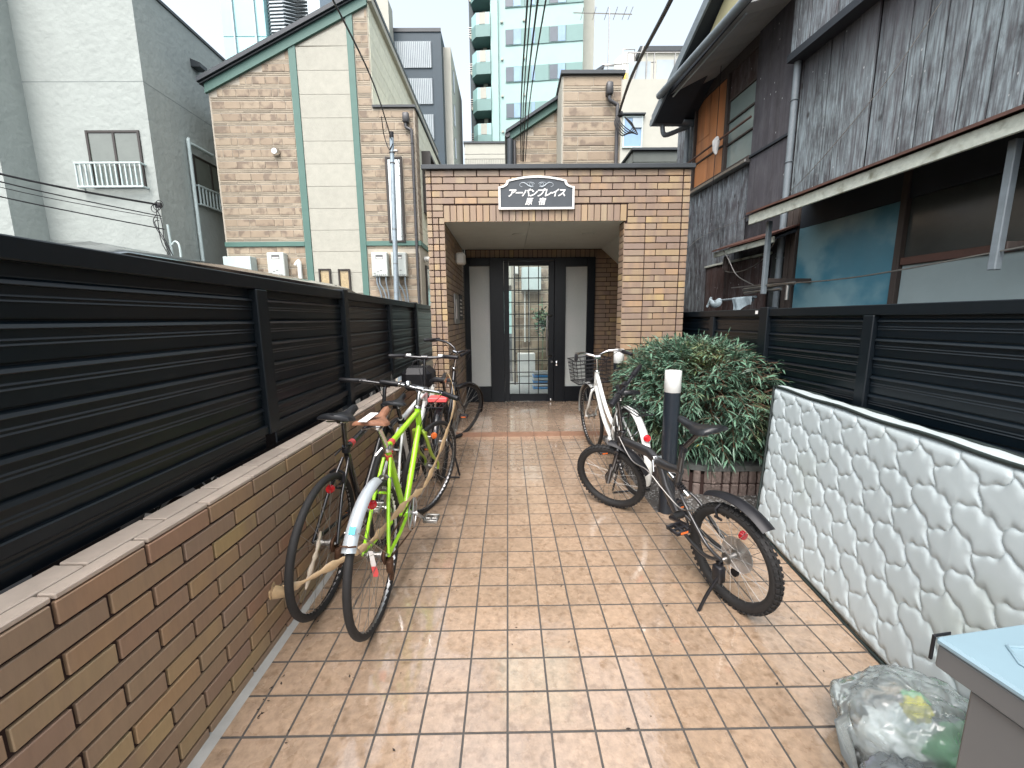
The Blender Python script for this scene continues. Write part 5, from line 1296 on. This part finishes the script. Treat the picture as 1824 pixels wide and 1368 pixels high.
# ---- thin pole in front of house B
t = thing('service_pole', 'slim galvanised pole with wire on top in front of the tall narrow window', 'pole', (-2.33,9.0,0))
MB().tube([(-.08,0,0),(-.075,0,1.5),(-.03,0,3.6),(.0,0,5.08)], [.062,.060,.05,.042], 14).build('shaft', M_galv, t); MB().tube([(.0,0,5.0801),(.002,0,5.19)], .045, 14).build('pole_cap', M_blkplas, t)
b = MB(); 
for z in (2.0,2.6,3.3,4.6,4.8): b.ring((-.075+.075*(z-1.5)/3.6,0,z), .052, .008, 'z', 16, 5)
b.bbox(.03,.12,-.05,-.02,4.80,4.84,.005); b.build('bands', M_steeldull, t)
cable('black wire from overhead down to the slim pole top', [(-1.72,4.0,4.62),(-1.93,6.5,4.86),(-2.33,8.97,5.05)], .011); cable('short slack wire looping at the slim pole top', [(-2.40,8.6,5.3),(-2.46,8.93,5.1),(-2.38,8.95,4.85),(-2.30,8.95,4.95)], .010)
# ---- house F: matching siding house right behind the gatehouse
hf = thing('siding_house', 'smaller brown siding house with sage green sloping eave right behind the gatehouse', 'house', (0,0,0))
MB().prism([(.98,-.1),(1.99,-.1),(1.99,5.47),(.98,5.47)], 7.602, 12, 'xz').build('wall', M_stonej, hf); MB().prism([(.115,-.1),(.979,-.1),(.979,5.26),(.115,4.74)], 8.302, 12, 'xz').build('wall', M_stonej, hf)
MB().prism([(.979,5.27),(1.72,5.72),(1.72,4),(.979,4)], 8.302, 12, 'xz').build('wall', M_stonej, hf)
stone_face(hf, [(.98,0),(1.985,0),(1.985,5.46),(.98,5.46)], 7.6, 2.8, 5.45, wmean=.34); stone_face(hf, [(.125,0),(.975,0),(.975,5.25),(.125,4.73)], 8.3, .15, 5.2, wmean=.33)
MB().bbox(.962,.979,7.602,8.30,0,5.46,.003).build('reveal_board', M_panel, hf); MB().bbox(.94,2.03,7.55,8.6,5.472,5.535,.005).build('coping', M_capmetal, hf)
slope_bar(.04,4.70,1.78,5.755,.13,8.22,8.30-.001).build('barge_board', M_trim, hf); slope_bar(.0,4.81,1.80,5.90,.055,8.15,12.2).build('roof', M_roofd, hf)
b = MB(); b.tube([(.03,8.18,4.80),(.03,12,4.80)], .05, 8); b.tube([(.16,8.22,4.7),(.17,8.22,3.0)], .03, 8); b.build('drainpipe', M_piped, hf); b = MB(); b.tube([(.08,8.20,4.72),(.06,8.20,3.0)], .06, 8); b.build('downpipe', M_roofd, hf)
b = MB(); b.bbox(1.70,1.81,7.46,7.59,5.12,5.32,.02); b.tube(smooth_path([(1.76,7.52,5.13),(1.765,7.52,5.05),(1.88,7.53,4.98),(1.90,7.53,4.86),(1.90,7.53,3.4)],4), .030, 10); b.build('drainpipe', M_piped, hf)
# seen through the glass door: pipes, boxes, steps
for x in (.345,.425): o = MB().tube([(x,8.24,.95),(x,8.24,1.95)], .016, 8).build('riser_pipe', M_whiteplas); tag(o, ('left' if x < .4 else 'right')+' of two thin white riser pipes behind the glass door', 'pipe')
o = MB().bbox(.28,.66,8.12,8.29,1.95,2.40,.006).build('wall_cabinet', M_rail); tag(o, 'pale wall cabinet seen high through the glass door', 'cabinet')
o = MB().bbox(.13,.22,8.20,8.29,2.28,2.42,.01).build('outdoor_lamp', M_whiteplas); tag(o, 'small white lamp on the wall behind the glass door', 'lamp')
t = thing('courtyard_unit', 'white floor cabinet seen low through the glass door', 'cabinet', (.36,8.05,.12)); MB().bbox(-.17,.17,-.14,.14,.18,.62,.008).build('upper_box', M_whiteplas, t); MB().bbox(-.16,.16,-.13,.13,0,.17,.006).build('base_box', M_white, t)
M_bluecr = mat('blue_crate_plastic', (.05,.28,.62), .4, noise=(10,.1))
t = thing('step_crate', 'stacked blue and white plastic crate seen low through the glass door', 'crate', (.62,7.55,.12))
for k in range(6): MB().bbox(-.16,.16,-.14,.14,k*.055,k*.055+.04,.008).build('crate_layer', M_bluecr if k%2 == 0 else M_white, t)
t = thing('potted_plant', 'small leafy plant seen at the right edge of the glass door', 'plant', (.66,7.9,.12)); MB().lathe([(0,0),(.10,0),(.13,.22),(.12,.22)], n=16).build('pot', M_whiteplas, t); b = MB()
for i in range(160):
    q = V3((rng.normal(0,.06),rng.normal(0,.06),rng.normal(1.25,.10))); d = V3((rng.normal(),rng.normal(),rng.normal())).normalized(); e = d.orthogonal().normalized()
    b.add([q, q+d*.05+e*.018, q+d*.10, q+d*.05-e*.018], [(0,1,2,3)])
b.tube([(0,0,.2),(.02,0,1.0),(0,.02,1.7)], .008, 5); b.build('foliage', M_leaf, t, fixn=False)
t = thing('side_gate', 'dark gate frame at the left seen through the glass door', 'gate', (-.30,8.0,.12))
for x in (0,.14,.30,.42): MB().bbox(x,x+.03,-.02,.02,0,2.45,.003).build('gate_post', M_doorblk, t)
for i in range(9): MB().bbox(.0305,.1395,-.01,.01,.1+i*.26,.13+i*.26,.003).build('gate_bar', M_doorblk, t)
# ---- overhead cables in the middle and at the right
for i,(x0,x1,lb) in enumerate(((.284,.20,'leftmost'),(.315,.235,'second from left'),(.330,.29,'second from right'),(.365,.36,'rightmost'))):
    cable(f'{lb} of the four black wires hanging down in front of the mint tower', [(x1+.02*(i-1),2.2,3.75),(x1,4.0,4.14),((x0+x1)/2-.02,6.3,4.42),(x0,8.26,4.36)], .008 if i%2 else .010)
cable('thick black cable running down to the small brown house corner', [(1.30,3.2,3.95),(1.448,4.0,4.139),(1.70,6.0,4.62),(1.93,7.5,4.86)], .020)
b = MB()
for k in range(5): b.tube(smooth_path([(1.93,7.5,4.86-.02*k),(1.84+.03*k,7.46,4.66),(1.98+.03*k,7.44,4.46+.02*k),(2.16+.02*k,7.46,4.62-.03*k),(2.02,7.5,4.78)],6), .009, 5)
b.bbox(1.90,1.98,7.46,7.54,4.78,4.86,.01); o = b.build('cable_tangle', M_wire); tag(o, 'loops of black cable at the small brown house corner', 'cable')
# ---- mint tower, far behind
TW = thing('tower_block', 'tall mint green apartment tower with stacked balconies in the centre distance', 'tower', (1.8,39,0), R(-6))
x0 = -5.0
b = MB(); b.box(-2.36,4.85,0,11,0,46); b.build('tower_wall', M_mint, TW); MB().box(-3.0,-2.37,-.25,9,0,46).build('tower_pillar', M_mint, TW); MB().box(-2.3695,-2.3605,-.02,1,0,46).build('joint', M_towerd, TW)
MB().box(-4.75,-3.001,1.1,10,0,46).build('tower_core', M_towerd, TW); MB().box(-5.05,-4.55,.9,8,0,46).build('service_bay', M_towerd, TW); MB().box(4.8505,5.95,2.0,11,0,46).build('tower_wing', M_creamw if False else M_cream, TW)
for k in range(-5,6):
    zb = 22.95+2.88*k
    if zb < 12 or zb > 40: continue
    wf = MB().box(-1.75,4.849,-.06,.02,zb-1.22,zb+.02).build('window_band', M_mintd, TW)
    for (xa,xb,m) in ((-1.72,-1.06,M_wind),(-1.02,-.42,M_winb),(.50,.78,M_winb),(2.06,2.72,M_wind),(2.76,3.36,M_winb)): MB().box(xa,xb,-.085,-.0605,zb-1.16,zb-.04).build('window', m, wf)
    for xa in (.55-.62,2.0,3.42): MB().box(xa-.02,xa+.02,-.075,-.0602,zb-1.21,zb).build('panel_joint', M_towerd, wf)
    for xa in (-2.05,-.15): MB().box(xa-.1,xa+.1,-.12,0,zb+.55,zb+.70).build('vent', M_cream, TW)
    # balcony: faceted slab, glass front, divider
    poly = [(-4.72,1.1),(-4.72,.1),(-4.25,-.45),(-3.01,-.45),(-3.01,1.1)]
    MB().prism(poly, zb-.62, zb+.30, 'xy').build('balcony_slab', M_mintd, TW)
    gl = MB(); gl.prism([(-4.70,1.0),(-4.70,.12),(-4.24,-.43),(-4.22,-.40),(-4.67,.13),(-4.67,1.0)], zb+.31, zb+1.22, 'xy'); gl.box(-4.22,-3.02,-.43,-.40,zb+.31,zb+1.22); gl.build('balcony_glass', M_mintg, TW)
    MB().box(-3.95,-3.42,-.46,-.44,zb+.33,zb+1.2).build('balcony_board', M_cream, TW); MB().box(-3.85,-3.5,.9,1.09,zb+.3,zb+2.2).build('balcony_door', M_cream, TW)
    MB().box(-4.55,-4.2,.2,.5,zb+.31,zb+1.35).build('aircon_unit', M_cream, TW)
    b = MB()
    for q in range(5): b.box(-5.1,-4.6,.82,.88,zb+.2+q*.18,zb+.25+q*.18)
    b.build('bay_railing', M_steeldull, TW); MB().box(-4.95,-4.7,.7,.87,zb+.0,zb+.25).build('bay_light', M_cream, TW)
# ---- slate building with lattice screens
D_ = thing('office_block', 'slate blue building with three pale lattice screens left of the mint tower', 'building', (0,34,0), 0)
MB().box(-11.5,-4.78,.16,9,0,22.75).build('wall', M_slate, D_); MB().box(-4.779,-4.2,1.2,9,0,22.2).build('end_wall', M_cream, D_); MB().box(-9.9,-8.3,-1.0,.15,0,24.0).build('stair_tower', M_cream, D_); MB().box(-11.5,-4.76,.10,.158,22.6,22.85).build('parapet', M_capmetal, D_)
for k in range(5):
    z1 = 21.95-2.50*k
    if z1 < 10: break
    fr_ = MB().box(-8.25,-5.52,.10,.158,z1-1.78,z1).build('lattice_screen', M_lattice, D_)
    for i in range(20): x = -8.22+i*.14; MB().box(x-.022,x+.022,.04,.0995,z1-1.77,z1-.01).build('lattice_bar', M_pipeg, fr_)
    MB().box(-4.199,-4.16,2.2,2.8,z1-2.3,z1-.8).build('side_window', M_wind, D_)
b = MB(); b.box(-8.0,-7.6,2,2.4,22.85,23.7); b.cyl((-8.4,1,22.8),(-8.4,1,23.3),.1); b.build('roof_unit', M_cream, D_)
b = MB()
for i in range(9): b.cyl((-9.8+i*.18,-1,24.0),(-9.8+i*.18,-1,25.1),.03,n=5)
b.cyl((-9.85,-1,25.1),(-8.3,-1,25.1),.04,n=5); b.build('roof_railing', M_steeldull, D_)
# ---- cyan glass tower
C_ = thing('glass_tower', 'pale cyan glass high-rise behind the slanted roof of the brown house', 'tower', (0,60,0))
MB().box(-36.8,-31.15,.1,8,0,62).build('core_wall', M_cyan, C_); MB().box(-31.149,-24.9,.9,10,0,62).build('louvre_core', M_towerd, C_); MB().box(-25.6,-24.0,.2,9,0,62).build('edge_pier', M_galv, C_)
for k in range(5):
    for i in range(3):
        xa = (-36.8,-35.2,-32.4)[i]; xb = (-35.25,-32.45,-31.15)[i]; z0 = 30.2+k*8.6-(.6); MB().box(xa+.03,xb-.03,.0,.09,z0,z0+8.5).build('glass_panel', M_cyan, C_)
for x in (-35.2,-32.4): MB().box(x-.09,x+.09,-.25,-.001,25,62).build('glass_fin', M_lattice, C_)
b = MB()
for k in range(64):
    z = 33+k*.42; b.prism([(-31.1,.85),(-30.6,.3),(-28.8,.2),(-28.7,.5),(-30.5,.6),(-31.0,.88)], z, z+.2, 'xy'); b.prism([(-28.8,.2),(-26.9,.8),(-25.7,.8),(-25.7,.88),(-28.7,.5)], z+.1, z+.22, 'xy')
o = b.build('louvre', M_lattice, C_); o['kind'] = 'stuff'
# ---- cream building, shed, far terrace
G_ = thing('cream_building', 'cream rendered building with roof railings between the brown house and wooden house', 'building', (0,15,0))
MB().box(2.9,10,0,9,0,9.30).build('wall', M_cream, G_); MB().box(5.15,9,2.0,8,9.301,11.25).build('roof_room', M_cream, G_); MB().box(5.05,9,1.9,8.1,11.251,11.42).build('roof_slab', M_capmetal, G_)
window(G_, 3.98,4.66,7.15,8.15, -.002, .05, M_winb, M_rail, dep=.06); MB().bbox(3.9,4.72,-.14,-.002,8.17,8.22,.004).build('window_hood', M_capmetal, G_); MB().box(4.30,4.62,-.075,-.062,7.78,8.08).build('vent_grille', M_lattice, G_)
b = MB()
for x in (4.1,4.75,5.0,5.7,6.3): b.cyl((x,.1,9.3),(x,.1,10.15),.022,n=6)
for z in (10.15,): b.cyl((4.1,.1,z),(6.4,.1,z),.022,n=6)
b.cyl((4.3,.1,9.3),(4.62,.1,10.35),.03,n=6); b.build('roof_railing', M_steeldull, G_)
b = MB(); b.box(4.15,4.9,.12,.14,9.32,9.9); b.box(5.1,6.4,.12,.14,9.32,9.95); b.build('railing_panel', M_lattice, G_)
o = MB().box(5.02,5.14,-.02,.10,9.5,9.95).build('fire_extinguisher', M_red); tag(o, 'small red extinguisher hanging on the roof railing', 'extinguisher')
t = thing('water_tank', 'pale cylindrical water tank on the cream building roof', 'tank', (4.9,18,9.3)); MB().lathe([(0,2.35),(.35,2.35),(.55,2.2),(.55,.9)], n=24).build('tank_body', M_whiteplas, t); MB().box(-.45,.45,-.4,.4,0,.9).build('tank_stand', M_cream, t); b = MB(); b.tube([(-.35,-.58,1.2),(-.35,-.58,2.3),(.1,-.58,2.3),(.1,-.58,1.2)], .02, 5); b.tube([(.55,0,2.0),(.85,0,2.0),(.85,0,1.6)], .03, 6); b.build('tank_pipe', M_steeldull, t)
t = thing('roof_machine', 'yellow machine guard on the cream building roof', 'machine', (4.35,16.6,9.3))
for i in range(4): MB().box(-.5+i*.27,-.5+i*.27+.2,-.1,.1,.45,1.0).build('guard_panel', M_yellow, t)
MB().box(-.55,.6,.1,.5,0,.9).build('machine_body', M_cream, t)
t = thing('tv_antenna', 'thin television aerial standing on the roof left of the cream building', 'antenna', (3.48,15.2,9.3))
MB().cyl((0,0,-1),(0,0,2.25),.022,n=6).build('mast', M_steeldull, t); b = MB(); b.cyl((-1.2,0,2.1),(.75,0,2.05),.016,n=5)
for x in (-.9,-.5,-.1,.2,.5,.7): b.cyl((x,-.3,2.08),(x,.3,2.08),.010,n=4)
b.bbox(-.2,.2,-.02,.02,.50,.56,.004); b.bbox(-.2,.2,-.02,.02,-.15,-.09,.004); b.cyl((.1,0,.55),(1.6,0,.62),.015,n=4); b.build('aerial', M_steeldull, t)
t = thing('shed', 'grey green clad lean-to roof behind the gatehouse coping', 'shed', (0,9,0))
MB().prism([(2.36,4.2),(2.62,4.80),(2.62,3.0),(2.36,3.0)], 0, 3, 'xz').build('end_wall', M_shed, t)
for i in range(4): MB().bbox(2.621,4.2,-.02+.004*(i%2),2,4.80-.22*(i+1)+.006,4.80-.22*i,.004).build('cladding_board', M_shed, t)
MB().bbox(2.58,4.2,-.07,2,4.801,4.85,.004).build('roof_edge', M_capmetal, t)
t = thing('terrace', 'low cream terrace parapet with railing left of the small brown house', 'building', (0,20,0))
MB().box(-1.88,.6,0,4,3,9.30).build('parapet', M_cream, t); MB().box(-1.93,.65,-.05,4,9.301,9.38).build('parapet_cap', M_capmetal, t)
b = MB()
for i in range(30): b.cyl((-1.85+i*.08,-.35,8.0),(-1.85+i*.08,-.35,8.52),.008,n=4)
for z in (8.52,8.72): b.cyl((-1.88,-.35,z),(.55,-.35,z),.014,n=5)
b.build('railing', M_steeldull, t)
# ================================================================ OLD WOODEN HOUSE (right)
WM = Matrix.Translation((2.9,3,0)) @ Matrix.Rotation(math.atan2(.9971,-.0758),4,'Z')   # local x along the wall away from the camera, y out to the path
wh = thing('wooden_house', 'old weathered dark timber house with rusty canopies on the right', 'house', mtx=WM)
b = MB(); b.box(-3.2,1.24,-4,-.035,-.1,6.4); b.box(1.2405,3.72,-4,-.036,-.1,4.42); b.build('wall', M_panelw, wh)
def plank(x0,x1,z0,z1,y,m,t=.022):
    w, h = round(x1-x0-.009,3), round(z1-z0,2)
    put('plank', cached(('pl',w,h,m.name,t), lambda: MB().bbox(-w/2,w/2,-t,0,-h/2,h/2,.003).mesh('plank', m)), wh, ((x0+x1)/2, y+rng.normal(0,.0035), (z0+z1)/2), (rng.normal(0,.001),0,0))
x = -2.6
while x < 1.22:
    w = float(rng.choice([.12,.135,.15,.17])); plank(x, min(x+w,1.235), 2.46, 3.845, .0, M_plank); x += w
x = -2.6
while x < 1.24:
    w = float(rng.choice([.12,.135,.15,.17])); plank(x, min(x+w,1.26), 3.83, 6.2, .115, M_plankh); x += w
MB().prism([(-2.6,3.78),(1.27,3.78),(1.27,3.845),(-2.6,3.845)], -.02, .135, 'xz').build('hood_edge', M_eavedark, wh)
x = 1.26
while x < 3.68:
    w = float(rng.choice([.10,.115,.13])); plank(x, min(x+w,3.70), 2.50 if x < 1.9 else 1.2, 3.13, .0 if x > 1.85 else -.02, M_plankd); x += w
x = 1.9
for k in range(5): plank(3.15+k*.11, 3.15+k*.11+.11, 3.13, 4.40, -.005, M_plankd)
x = 1.27
for k in range(9): plank(1.45+k*.13, 1.45+k*.13+.13, 1.1, 2.06+.0*k, .012, M_plankb, .02)
MB().bbox(1.255,1.86,-.03,.03,3.19,4.44,.004).build('dark_panel', M_panelw, wh); MB().bbox(1.255,1.88,-.03,.022,2.55,3.165,.004).build('dark_panel', M_panelw, wh); MB().bbox(1.25,1.90,-.02,.045,3.165,3.192,.003).build('panel_edge', M_eavedark, wh)
# upstairs window
wf = MB(); wf.bbox(1.865,3.16,-.03,.05,3.16,3.20,.004); wf.bbox(1.865,3.16,-.03,.02,4.30,4.42,.004); wf.bbox(2.375,2.415,-.029,.035,3.2005,4.2995,.004); wf.bbox(3.12,3.155,-.029,.035,3.2005,4.2995,.004)
wf = wf.build('window', M_woodpost, wh)
for i,(xa,xb,za,zb) in enumerate(((2.42,2.80,3.54,4.295),(2.805,2.93,3.80,4.295),(2.935,3.115,3.80,4.295),(2.805,3.115,3.54,3.795),(2.42,2.80,3.205,3.515),(2.805,3.115,3.205,3.515))): MB().bbox(xa,xb,-.02,-.002+.003*(i%2),za,zb,.003).build('plywood_board', M_orangew, wf)
MB().bbox(2.418,3.118,-.02,.012,3.517,3.538,.002).build('rail', M_woodpost, wf)
MB().bbox(1.868,2.373,-.02,.004,4.0,4.298,.003).build('top_board', M_plankb, wf)
for (za,zb) in ((3.755,3.985),(3.50,3.735),(3.20,3.48)): MB().box(1.868,2.373,-.015,-.010,za,zb).build('pane', M_winpane, wf)
for z in (3.99,3.745,3.49): MB().bbox(1.866,2.374,-.02,.012,z-.010,z+.010,.002).build('window_bar', M_woodpost, wf)
b = MB(); b.tube([(1.80,.10,3.56),(3.2,.10,3.56)], .013, 8); b.build('guard_rail', M_rustsheet, wh)
MB().bbox(1.86,3.18,.0,.09,3.125,3.158,.004).build('window_sill', M_steeldull, wh)
b = MB(); b.tube([(2.41,.11,3.60),(2.40,.13,3.55),(2.42,.12,3.46),(2.40,.12,3.40)], [.02,.045,.035,.012], 8); o = b.build('rag', M_whitetag, mtx=WM.copy()); tag(o, 'small white rag tied to the upstairs window rail', 'rag')
b = MB(); b.tube([(2.41,.12,4.9),(2.41,.125,3.3),(2.43,.12,2.6)], .004, 5); o = b.build('hanging_wire', M_wire, mtx=WM.copy()); tag(o, 'thin wire hanging in front of the plywood window', 'wire')
# eave with gutter and gable above
for i in range(9):
    xa = 1.25+i*.19; MB().prism([(-.02,4.435),(.56,4.255),(.56,4.275),(-.02,4.455)], xa+.002, xa+.188, 'yz').build('soffit_board', M_soffit, wh)
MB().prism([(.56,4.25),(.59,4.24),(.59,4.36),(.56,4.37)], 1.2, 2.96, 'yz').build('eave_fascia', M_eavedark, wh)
b = MB(); b.tube([(1.0,.665,4.20),(2.90,.665,4.285)], .042, 12); b.build('gutter', M_pipeg, wh); b = MB(); b.tube([(1.35,.52,4.235),(2.80,.52,4.235)], .010, 6); b.build('pole_under_eave', M_lattice, wh)
MB().prism([(.9,4.335),(2.36,4.335),(1.87,4.66),(.9,5.12)], .30, .47, 'xz').build('gable_wall', M_gablew, wh)
sl_ = .455
zv = lambda x: 4.18+(3.186-x)*.4555
MB().prism([(3.18,zv(3.18)-.10),(.7,zv(.7)-.10),(.7,zv(.7)-.005),(3.18,zv(3.18)-.005)], .20, .60, 'xz').build('roof_overhang', M_eavedark, wh)
MB().prism([(3.28,4.16),(.7,4.16+2.58*sl_),(.7,4.27+2.58*sl_),(3.28,4.27)], -4, .1995, 'xz').build('roof', M_eavedark, wh)
MB().prism([(3.21,zv(3.21)-.11),(.7,zv(.7)-.11),(.7,zv(.7)+.02),(3.21,zv(3.21)+.02)], .6005, .625, 'xz').build('verge_board', M_pipeg, wh)
b = MB(); b.tube([(3.24,.62,4.11),(3.24,-.1,4.13)], .045, 10); b.tube(smooth_path([(3.24,.45,4.08),(3.24,.43,3.98),(3.25,.36,3.97),(3.28,.08,4.08),(3.30,.05,4.03),(3.30,.05,3.2),(3.30,.05,1.5)],4), .032, 10); b.build('gutter_pipe', M_pipeg, wh)
# drainpipe at the corner
b = MB(); b.tube([(1.238,.045,3.80),(1.238,.045,.5)], .030, 12)
for z in (3.45,2.9,2.0,1.7): b.ring((1.238,.045,z), .033, .006, 'z', 14, 5)
b.build('drainpipe', M_pipeg, wh)
# canopies
def canopy(x0,x1,yo,zw,ze,fh,n):
    t = MB()
    sheet = None
    for i in range(n):
        xa = x0+(x1-x0)*i/n; xb = x0+(x1-x0)*(i+1)/n
        s_ = MB().prism([(0,zw),(yo+.03,ze+.012+rng.normal(0,.002)),(yo+.03,ze+.030),(0,zw+.018)], xa+.001, xb-.001, 'yz').build('canopy_sheet', M_rustsheet, wh)
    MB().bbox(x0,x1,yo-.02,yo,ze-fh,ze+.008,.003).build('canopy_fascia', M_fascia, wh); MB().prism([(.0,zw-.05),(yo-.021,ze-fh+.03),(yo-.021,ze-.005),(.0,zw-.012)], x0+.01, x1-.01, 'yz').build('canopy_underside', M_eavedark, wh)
canopy(-2.6,.96,.60,2.50,2.325,.075,9); canopy(1.06,2.05,.27,2.28,2.165,.05,3)
MB().bbox(1.42,2.66,-.01,.03,2.065,2.09,.003).build('lintel_strip', M_fascia, wh)
for (x,z0) in ((.86,1.62),(-.84,1.64)): MB().bbox(x-.018,x+.018,.445,.485,z0,2.262,.004).build('canopy_post', M_pipeg, wh); MB().bbox(x-.02,x+.02,.02,.4395,z0+.10,z0+.14,.003).build('post_bracket', M_woodpost, wh)
MB().bbox(1.90,1.94,.17,.21,1.95,2.115,.003).build('canopy_bracket', M_woodpost, wh)
for x in (1.10,1.17): MB().bbox(x-.03,x+.03,-.02,.03,.8,2.45,.003).build('frame_post', M_woodpost, wh)
MB().bbox(.055,.10,-.02,.028,.8,2.46,.003).build('frame_post', M_woodpost, wh); MB().box(1.27,1.43,-.03,-.02,1.1,2.06).build('pane', M_oldglass, wh)
MB().bbox(.105,1.06,-.02,.008,.8,2.24,.003).build('blue_panel', M_bluepan, wh); MB().bbox(-2.6,1.06,-.0205,.0075,2.243,2.46,.003).build('head_board', M_eavedark, wh)
for (xa,xb) in ((-.90,.05),(-1.9,-.945)):
    MB().box(xa,xb,-.015,-.008,1.83,2.24).build('pane', M_oldglass, wh); MB().box(xa,xb,-.016,-.006,.9,1.775).build('frosted_pane', M_oldfrost, wh); MB().bbox(xa,xb,-.02,.02,1.776,1.829,.003).build('window_bar', M_rustsheet, wh)
MB().bbox(-.944,-.901,-.02,.025,.8,2.242,.003).build('frame_post', M_woodpost, wh)
MB().bbox(2.60,2.645,-.01,.012,1.1,2.063,.002).build('frame_post', M_plankb, wh)
cable('sagging washing line strung between the canopy posts', [tuple(WM @ V3(q)) for q in [(1.45,.40,1.72),(.86,.46,1.705),(0,.47,1.68),(-.84,.47,1.73),(-1.6,.47,1.80)]], .005, M_steeldull, 'washing_line')
b = MB(); b.tube([(.62,.36,1.70),(1.30,.36,1.69)], .016, 8); b.tube([(.70,.42,1.655),(1.20,.42,1.65)], .013, 8); b.tube([(.70,.36,1.70),(.70,.36,1.56)], .015, 8); o = b.build('drying_pole', M_steeldull, mtx=WM.copy()); tag(o, 'grey drying pole bracket on the blue window post', 'pole')
cable('thin wire running along the planks above the small canopy', [tuple(WM @ V3(q)) for q in [(3.6,.02,2.28),(2.8,.02,2.50),(1.9,.025,2.53),(1.2,.03,2.62),(.4,.02,3.1),(.0,.03,3.45)]], .003, M_steeldull, 'wire')
cable('loose wire looping under the small canopy', [tuple(WM @ V3(q)) for q in [(1.90,.26,2.2),(1.70,.3,2.05),(1.45,.35,1.85),(1.1,.40,1.72)]], .005, M_steeldull, 'wire')
cable('slack wire hanging across the brown boards', [tuple(WM @ V3(q)) for q in [(2.2,.05,2.12),(2.15,.06,1.98),(1.8,.08,1.93),(1.4,.12,2.0),(1.15,.15,2.2)]], .005, M_steeldull, 'wire')
# towels on a rod
t = thing('drying_rod', 'short drying rod fixed low on the brown boards', 'rod', mtx=WM.copy()); b = MB(); b.tube([(1.05,.40,1.605),(2.02,.30,1.60)], .012, 8); b.build('rod_bar', M_pipeg, t)
def cloth(x0,x1,y0,y1,z,dr,dl,seed,label,nm):
    b = MB(); n, m_ = 22, 18; vs = []
    for i in range(n+1):
        u = i/n; xx = x0+(x1-x0)*u; yy = y0+(y1-y0)*u
        for j in range(m_+1):
            v = j/m_; L1, L2 = dl(u), dr(u); s = -L2+v*(L1+L2); off = max(-1,min(1,s/.02))
            zz = z-max(0,abs(s)-.012); fold = .012*math.sin(u*9+seed)+.010*mnoise.noise(V3((u*6,s*14,seed)))
            vs.append((xx+.01*math.sin(s*20+seed), yy+.016*off+fold*min(1,abs(s)*12), zz))
    b.add(vs, [(i*(m_+1)+j,(i+1)*(m_+1)+j,(i+1)*(m_+1)+j+1,i*(m_+1)+j+1) for i in range(n) for j in range(m_)], True)
    o = b.build(nm, M_towel, mtx=WM.copy(), fixn=False); return tag(o, label, 'towel')
cloth(1.08,1.46,.397,.36,1.618,lambda u:.06+.05*u,lambda u:.10+.10*u-.03*math.sin(u*5),2,'larger grey blue towel hanging on the right end of the drying rod','towel')
b = MB(); b.tube(smooth_path([(1.72,.34,1.61),(1.80,.36,1.55),(1.92,.35,1.60),(1.98,.31,1.61),(2.0,.34,1.53)],4), [.02,.03,.035,.03,.025,.03,.035,.03,.03,.025,.03,.03,.025,.03,.02,.02,.015], 8, flat=(1.3,.6)); o = b.build('towel', M_towel, mtx=WM.copy()); tag(o, 'crumpled grey towel bunched at the far end of the drying rod', 'towel')
# ================================================================ CAR BEYOND THE LEFT FENCE
car = thing('parked_car', 'black parked van whose roof and tyre show past the left fence', 'car', (-2.66,3.47,.05))
W2 = .84
prof = [(-2.1,.32),(-2.15,.7),(-2.05,1.0),(-1.95,1.05),(-1.7,1.70),(-1.4,1.775),(1.5,1.80),(2.0,1.72),(2.25,1.30),(2.75,1.08),(2.95,.85),(2.95,.35)]
b = MB(); secs = [(-W2,.0),(-W2*.98,.0)]
lower = [(y,z) for y,z in prof]
vs = []; rows = []
for (xx, inset) in ((-.88,.05),(-.86,0),(-.70,-.02),(0,-.035),(.70,-.02),(.86,0),(.88,.05)):
    row = []
    for (y,z) in prof:
        tz = max(0,(z-1.05)/.75); x_ = xx*(1-.10*tz); z_ = z-(abs(xx)/.88)**6*.07*(1 if z > 1.5 else 0); row.append(len(vs)); vs.append((x_, y*(1-.02*(abs(xx)/.88)**4), z_))
    rows.append(row)
fs = []
for i in range(len(rows)-1):
    for j in range(len(prof)): k = (j+1)%len(prof); fs.append((rows[i][j],rows[i+1][j],rows[i+1][k],rows[i][k]))
fs += [tuple(rows[0]), tuple(rows[-1][::-1])]
b.add(vs, fs, True); b.build('body', M_carpaint, car)
for s in (-1,1):
    for (y0,y1) in ((-1.6,-.6),(-.5,.5),(.6,1.55)): MB().prism([(y0,1.12),(y1,1.12),(y1-.05,1.60),(y0+.05,1.60)], min(s*.80,s*.868), max(s*.80,s*.868), 'yz').build('side_window', M_carglass, car)
    for y in (-1.42,1.72):
        b = MB(); b.ring((s*.84,y,.335), .235, .098, 'x', 40, 10, flat=(1.0,1.0)); ty = b.build('tyre', M_tyre, car)
        b = MB(); b.lathe([(0,-.02),(.08,-.03),(.17,.0),(.20,.03),(.20,-.06)] if s > 0 else [(0,.02),(.08,.03),(.17,0),(.20,-.03),(.20,.06)], (s*.90,y,.335), 'x', 24); b.build('rim', M_alloy, ty)
        if s > 0:
            for k in range(16):
                a = R(20+k*9); 
                if k in (9,10): continue
                q = V3((.84+.098,y-.255*math.cos(a),.335+.255*math.sin(a))); b = MB(); er = V3((0,-math.cos(a),math.sin(a))); et = V3((0,math.sin(a),math.cos(a)))
                b.add([tuple(q+er*u+et*v+V3((-.0+.003,0,0))) for u,v in ((-.022,-.008),(.022,-.008),(.022,.008),(-.022,.008))], [(0,1,2,3)]); b.build('tyre_mark', M_whitetag, ty, fixn=False)
